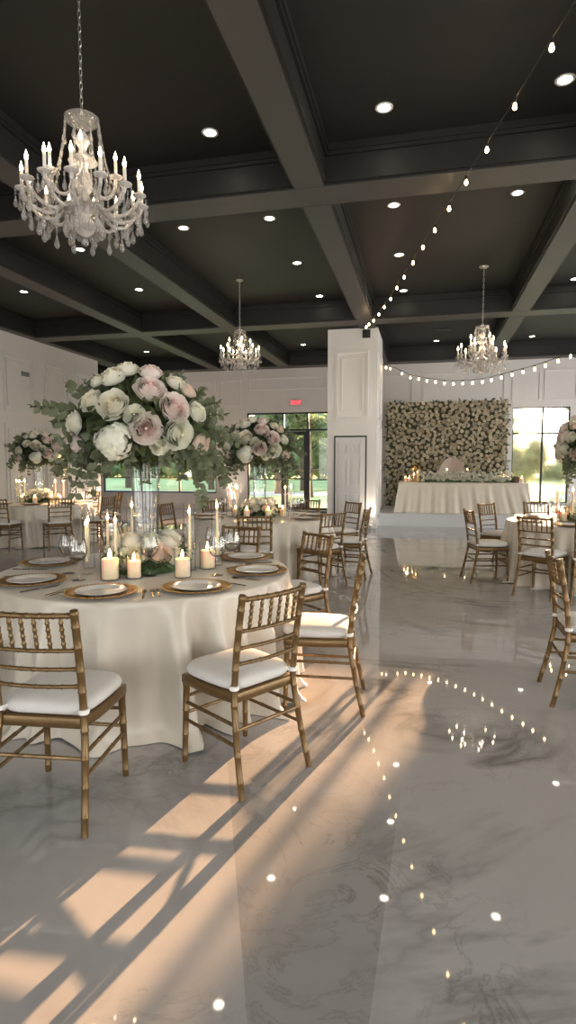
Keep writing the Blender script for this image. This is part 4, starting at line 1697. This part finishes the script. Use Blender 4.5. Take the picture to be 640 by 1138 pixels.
# dark vent
o = thing('ceiling_vent', 'small dark vent in the ceiling above the far downlight', 'vent', (.42, 16.2, ZC - .012))
MB().box(-.16, .16, -.06, .06, 0, .011).build('frame', 'black metal', o, False)
m = MB()
for k in range(5):
    m.box(-.14, .14, -.05 + .022 * k, -.042 + .022 * k, -.008, 0)
m.build('louvre', 'grey plastic', o, False)

# ------------------------------------------------------------------ string lights


def string_light(name, pts, label, bulbs, sag_top=.06):
    o = thing(name, label, 'string lights')
    P = [Vector(p) for p in pts]
    Q = []
    for i in range(len(P) - 1):
        p0, p1, p2, p3 = P[max(i - 1, 0)], P[i], P[i + 1], P[min(i + 2, len(P) - 1)]
        for s in range(4):
            t = s / 4
            Q.append(.5 * ((2 * p1) + (p2 - p0) * t + (2 * p0 - 5 * p1 + 4 * p2 - p3) * t * t + (3 * p1 - p0 - 3 * p2 + p3) * t ** 3))
    Q.append(P[-1])
    MB().tube([q + Vector((0, 0, .075)) for q in Q], .0055, 6).build('cable', 'cable', o)
    bm = MB().lathe([(0, 0), (.006, .0), (.010, -.010), (.017, -.030), (.018, -.040), (.012, -.054), (.004, -.060), (0, -.061)], 12).mesh('bulb', 'string bulb glow')
    sm = MB().lathe([(0, .03), (.008, .03), (.012, .024), (.012, -.006), (0, -.006)], 10).mesh('socket', 'cable')
    for b in bulbs:
        s = link('socket', sm, o, (b[0], b[1], b[2] + .045))
        link('bulb', bm, s, (0, 0, -.002))
    return o


S1 = [(-1.265, 12.764), (-1.187, 12.536), (-1.069, 12.249), (-.924, 11.769), (-.787, 11.264), (-.642, 10.75), (-.504, 10.129), (-.368, 9.584), (-.219, 8.945), (-.077, 8.36), (.068, 7.799), (.218, 7.197), (.366, 6.592), (.511, 5.979), (.666, 5.335),
      (.818, 4.676)]
S1 = [(x, y, 4.4) for x, y in S1]
more = [(.965, 4.02, 4.4), (1.11, 3.37, 4.41), (1.26, 2.7, 4.43), (1.40, 2.05, 4.45), (1.52, 1.5, 4.47)]
string_light('string_lights', [(-1.36, 13.74, 4.42)] + S1 + more + [(1.62, .98, 4.56)], 'warm festoon string running from the top of the white pillar towards us overhead', S1 + more)
S2 = [(-0.98, 14.89, 3.88), (-0.86, 14.71, 3.82), (-0.56, 14.25, 3.62), (-0.36, 13.96, 3.48), (-0.17, 13.68, 3.40), (0.01, 13.41, 3.32), (0.19, 13.13, 3.25), (0.37, 12.86, 3.18), (0.54, 12.60, 3.13), (0.71, 12.35, 3.10), (0.88, 12.10, 3.07),
      (1.04, 11.85, 3.05), (1.18, 11.64, 3.05), (1.33, 11.42, 3.06), (1.48, 11.18, 3.07), (1.63, 10.96, 3.08), (1.78, 10.74, 3.09), (1.91, 10.54, 3.11), (2.06, 10.32, 3.14), (2.20, 10.11, 3.17)]
more2 = [(2.36, 9.88, 3.22), (2.52, 9.63, 3.28), (2.7, 9.37, 3.35), (2.9, 9.08, 3.44), (3.1, 8.78, 3.55)]
string_light('string_lights', [(-1.1, 15.02, 3.90)] + S2 + more2 + [(3.45, 8.3, 3.85), (4.1, 7.25, 4.52)], 'sagging festoon string looped from behind the pillar across the flower wall to the right', S2 + more2)
o = thing('string_bracket', 'small dark bracket holding the festoon string at the pillar top', 'bracket', (-1.36, PY0, 4.47))
MB().box(-.09, .09, -.03, 0, -.07, .12, bev=.008).build('plate', 'black metal', o)
MB().tube([(0, -.02, .03), (0, -.07, .02), (0, -.08, .05)], .012, 8).build('hook', 'black metal', o)

# ------------------------------------------------------------------ wall fittings
o = thing('exit_sign', 'small glowing red exit sign above the glass doors', 'exit sign', (-4.10, YB, 3.50))
MB().box(-.17, .17, -.05, 0, -.11, .11, bev=.01).build('housing', 'sign plate', o)
fc = bpy.data.curves.new('lettering', 'FONT')
fc.body = 'EXIT'
fc.size = .17
fc.align_x = 'CENTER'
fc.align_y = 'CENTER'
fc.extrude = .003
fc.offset = .004
fc.materials.append(MATS['sign red'])
tmp = bpy.data.objects.new('lettering_curve', fc)
COL.objects.link(tmp)
bpy.context.view_layer.update()
tme = bpy.data.meshes.new_from_object(tmp.evaluated_get(bpy.context.evaluated_depsgraph_get()))
bpy.data.objects.remove(tmp)
bpy.data.curves.remove(fc)
t = link('lettering', tme, o)
t.location = (0, -.054, 0)
t.rotation_euler = (pi / 2, 0, 0)
o = thing('wall_sensor', 'small dark grey plate inside a panel high on the left wall', 'wall plate', (XL, 12.80, 3.72))
MB().box(0, .03, -.14, .14, -.055, .055, bev=.006).build('cover', 'grey plastic', o)
o = thing('access_panel', 'pale plate just below the small dark one on the left wall', 'wall plate', (XL, 12.80, 3.48))
MB().box(0, .015, -.14, .14, -.08, .08, bev=.005).build('cover', 'pale plastic', o)


def uplight(x, y, z, label, aim, e):
    o = thing('uplight', label, 'uplight', (x, y, z))
    MB().box(-.05, .05, -.05, .05, 0, .02, bev=.004).build('base', 'pale plastic', o)
    MB().lathe([(0, .022), (.04, .022), (.045, .03), (.045, .09), (.04, .10), (.037, .092), (0, .09)], 18).build('lamp_head', 'pale plastic', o)
    MB().lathe([(0, .0925), (.035, .0925), (.035, .0935), (0, .0935)], 18).build('lens', 'downlight lens', o)
    l = bpy.data.lights.new('uplight_beam', 'SPOT')
    l.energy = e
    l.color = (1, .80, .62)
    l.spot_size = radians(75)
    l.spot_blend = .7
    l.shadow_soft_size = .03
    ob = bpy.data.objects.new('uplight_beam', l)
    COL.objects.link(ob)
    ob.location = (x, y, z + .10)
    ob.rotation_mode = 'QUATERNION'
    ob.rotation_quaternion = Vector((0, 0, -1)).rotation_difference(Vector(aim).normalized())


uplight(-1.20, PY0 - .16, 0, 'floor uplight glowing at the right foot of the white pillar', (0, .16, 1), 40)
uplight(-6.28, YB - .16, 0, 'floor uplight on the back wall left of the glass doors', (0, .12, 1), 70)
uplight(XL + .16, 14.76, 0, 'floor uplight washing the end of the left panelled wall', (-.14, 0, 1), 70)

# ------------------------------------------------------------------ outside
o = struct('ground_lawn', MB().box(-60, 60, YB + .22, 90, -.32, -.12), 'lawn grass')
struct('ground_drive', MB().box(-60, 60, 30, 33.5, -.12, -.10), 'drive paving')


def make_tree(seed, h, cr, trunk, mat, n=2600, squash=.8):
    def f():
        rnd = random.Random(seed)
        o = thing('tree', 'x', 'tree')
        m = MB().tube([(0, 0, -.1), (.05, .03, trunk * .5), (-.02, .02, trunk), (0, 0, h - cr)], [.22, .17, .14, .06], 10)
        for k in range(6):
            a = k * 1.05
            m.tube([(0, 0, trunk * .85 + .1 * k), (.5 * cr * cos(a), .5 * cr * sin(a), trunk + .35 * cr)], [.08, .03], 6)
        m.build('trunk', 'tree bark', o)
        m = MB()
        blobs = []
        for k in range(11):
            a = rnd.uniform(0, 6.28)
            q = rnd.uniform(.15, .75)
            blobs.append((q * cr * cos(a), q * cr * sin(a), h - cr * squash + rnd.uniform(-.65, .55) * cr * squash, rnd.uniform(.35, .55) * cr))
        for k in range(n):
            bx, by, bz, br = blobs[k % len(blobs)]
            d = Vector((rnd.gauss(0, 1), rnd.gauss(0, 1), rnd.gauss(0, 1))).normalized()
            p = Vector((bx, by, bz)) + d * br * rnd.uniform(.6, 1.)
            L = rnd.uniform(.10, .22) * (cr / 2.2) ** .5
            vs, fs = leaf_geo(L * 1.6, L, .2, 2)
            q = Vector((0, 1, 0)).rotation_difference((d + Vector((rnd.uniform(-1, 1), rnd.uniform(-1, 1), rnd.uniform(-1, 1)))).normalized()).to_matrix().to_4x4()
            m.add(vs, fs, T(*p) @ q)
        for (bx, by, bz, br) in blobs:
            m.lathe([(0, -br * .8), (br * .55, -br * .5), (br * .75, 0), (br * .55, br * .5), (0, br * .8)], 8, T(bx, by, bz))
        f_ = m.build('crown', mat, o, angle=70)
        f_['kind'] = 'stuff'
        return o
    return f


TREES = [('a', (-7.4, 36), 1., 'broad green tree beyond the lawn seen left in the glass doors'), ('b', (-11., 46), 1.1, 'dark tree far beyond the drive behind the glass doors, left pane'), ('a', (-13.5, 36), 1.05, 'green tree beyond the right half of the long window'),
         ('b', (-7.4, 52), 1.2, 'tall dark tree far behind the door leaf'), ('a', (-4.4, 43), .9, 'small green tree seen in the right side light of the glass doors'), ('a', (-20.5, 38), 1.15, 'green tree far left beyond the long window'),
         ('b', (-18.2, 48), 1.2, 'dark tree between the two green ones beyond the long window'), ('c', (6.6, 42), .8, 'hazy tree low behind the bright right window'), ('c', (10.6, 45), .8, 'hazy tree beyond the right pane of the bright window')]
mk = {'a': make_tree(31, 6.5, 2.6, 2.2, 'tree leaves'), 'b': make_tree(32, 7.5, 2.4, 2.4, 'pine leaves'), 'c': make_tree(33, 4.2, 2.0, 1.2, 'hedge leaves')}
for (kd, (x, y), s, lab) in TREES:
    place('tree' + kd, mk[kd], lab, 'tree', (x, y, -.12), random.uniform(0, 6), 'trees outside', s)
# tree added outside to keep the sun off the right pane's transom
SHADE = make_tree(35, 5.55, 1.05, 3.0, 'tree leaves', 4200, .95)()
SHADE.location = (6.1, 26, -.12)
tag(SHADE, 'high-crowned tree just outside the right window', 'tree', 'trees outside')
for k, (x, y) in enumerate([(-8.0, 31.8), (-5.6, 28.8), (-3.3, 31.6), (-1.0, 28.8), (1.3, 31.6)]):  # row added to block sun through the long window and glass doors
    place('tree slim', make_tree(36, 5.4, 1.15, 1.0, 'tree leaves', 4200, 1.2), ['slender tree on the lawn left of the glass doors', 'slender tree on the lawn right behind the glass door leaf', 'slender tree just left of the pillar beyond the glass doors'][k] if k < 3 else 'slender tree outside hidden by the pillar and the flower wall',
          'tree', (x, y, -.12), k * 1.3, 'slender trees outside')
# far belt of trees closing the view
m = MB()
rnd = random.Random(77)
for k in range(46):
    x = -50 + 100 * k / 45 + rnd.uniform(-1, 1)
    hgt = rnd.uniform(4.5, 7.5) if not (8 < x < 26) else rnd.uniform(1.6, 2.4)
    r = rnd.uniform(1.6, 2.6)
    y = 66 + rnd.uniform(-3, 3)
    for j in range(90):
        d = Vector((rnd.gauss(0, 1), rnd.gauss(0, 1), rnd.gauss(0, 1))).normalized()
        p = Vector((x, y, hgt * .5)) + Vector((d.x * r, d.y * r, d.z * hgt * .5))
        L = rnd.uniform(.4, .8)
        vs, fs = leaf_geo(L * 1.4, L, .2, 2)
        q = Vector((0, 1, 0)).rotation_difference((d + Vector((rnd.uniform(-1, 1), rnd.uniform(-1, 1), rnd.uniform(-1, 1)))).normalized()).to_matrix().to_4x4()
        m.add(vs, fs, T(*p) @ q)
    m.lathe([(0, 0), (r * .6, hgt * .12), (r * .85, hgt * .5), (r * .5, hgt * .88), (0, hgt * .98)], 9, T(x, y, -.1))
t = m.build('treeline', 'tree leaves', None, angle=70)
tag(t, 'distant belt of trees closing the view beyond the lawn', 'treeline')
t['kind'] = 'stuff'

# ------------------------------------------------------------------ light
SLOPE, RISE = .2345, .166
sun_dir = Vector((SLOPE, 1, RISE)).normalized()
l = bpy.data.lights.new('sun', 'SUN')
l.energy = 28
l.color = (1, .58, .32)
l.angle = radians(.35)
so = bpy.data.objects.new('sun', l)
COL.objects.link(so)
so.rotation_mode = 'QUATERNION'
so.rotation_quaternion = Vector((0, 0, 1)).rotation_difference(sun_dir)

w = bpy.data.worlds.new('evening_sky')
bpy.context.scene.world = w
w.use_nodes = True
N, L = w.node_tree.nodes, w.node_tree.links
bg = N['Background']
tc = N.new('ShaderNodeTexCoord')
nv = N.new('ShaderNodeVectorMath')
nv.operation = 'NORMALIZE'
L.new(tc.outputs['Generated'], nv.inputs[0])
sp = N.new('ShaderNodeSeparateXYZ')
L.new(nv.outputs[0], sp.inputs[0])
rp = N.new('ShaderNodeValToRGB')
rp.color_ramp.elements[0].position = 0.
rp.color_ramp.elements[0].color = (1., .93, .82, 1)
rp.color_ramp.elements[1].position = .5
rp.color_ramp.elements[1].color = (.50, .68, .95, 1)
L.new(sp.outputs['Z'], rp.inputs['Fac'])
dt = N.new('ShaderNodeVectorMath')
dt.operation = 'DOT_PRODUCT'
dt.inputs[1].default_value = sun_dir
L.new(nv.outputs[0], dt.inputs[0])


def mnode(op, a, b):
    n = N.new('ShaderNodeMath')
    n.operation = op
    for i, v in enumerate((a, b)):
        if isinstance(v, (int, float)):
            n.inputs[i].default_value = v
        else:
            L.new(v, n.inputs[i])
    return n.outputs[0]


dpos = mnode('MAXIMUM', dt.outputs['Value'], 0)
glow = mnode('ADD', mnode('MULTIPLY', mnode('POWER', dpos, 90), 22.), mnode('MULTIPLY', mnode('POWER', dpos, 10), .8))
gm = N.new('ShaderNodeMixRGB')
gm.blend_type = 'MULTIPLY'
gm.inputs[0].default_value = 1
gm.inputs[1].default_value = (1., .80, .55, 1)
L.new(glow, gm.inputs[2])
ad = N.new('ShaderNodeMixRGB')
ad.blend_type = 'ADD'
ad.inputs[0].default_value = 1
L.new(rp.outputs['Color'], ad.inputs[1])
L.new(gm.outputs[0], ad.inputs[2])
L.new(ad.outputs[0], bg.inputs['Color'])
bg.inputs['Strength'].default_value = 2.6


def window_fill(loc, rot, sx, sy, e, col=(1, .955, .935)):
    l = bpy.data.lights.new('window_daylight', 'AREA')
    l.shape = 'RECTANGLE'
    l.size, l.size_y = sx, sy
    l.energy = e
    l.color = col
    o = bpy.data.objects.new('window_daylight', l)
    COL.objects.link(o)
    o.location = loc
    o.rotation_euler = rot
    return o


# fill lamps added in the unseen windows of the right wall (pointing -X) and of the wall behind the camera (pointing +Y)
for (a, b, c_, d_) in RW:
    window_fill((XR + .16, (a + b) / 2, (c_ + d_) / 2), (radians(90), 0, radians(90)), b - a - .1, d_ - c_ - .1, 165)
for (a, b, c_, d_) in FW:
    window_fill(((a + b) / 2, YF - .17, (c_ + d_) / 2), (radians(90), 0, radians(0)), b - a - .1, d_ - c_ - .1, 105)

# ------------------------------------------------------------------ camera
cd = bpy.data.cameras.new('camera')
cam = bpy.data.objects.new('camera', cd)
COL.objects.link(cam)
cam.location = (0, 0, 1.48)
cam.rotation_euler = (radians(90 - 4.5739), 0, radians(13.1214))
cd.sensor_fit = 'VERTICAL'
cd.sensor_height = 36
cd.lens = 36 * 650 / 1138
cd.clip_start = .05
cd.clip_end = 300
sc = bpy.context.scene
sc.camera = cam
sc.view_settings.view_transform = 'Standard'
sc.view_settings.look = 'None'
sc.view_settings.exposure = .33
sc.view_settings.gamma = 1
sc.view_settings.use_curve_mapping = False
sc.cycles.max_bounces = 10
sc.cycles.transparent_max_bounces = 24
sc.cycles.diffuse_bounces = 5
sc.cycles.glossy_bounces = 5
sc.cycles.transmission_bounces = 6
sc.cycles.caustics_reflective = False
sc.cycles.caustics_refractive = False
sc.cycles.sample_clamp_indirect = 6
sc.cycles.use_denoising = True
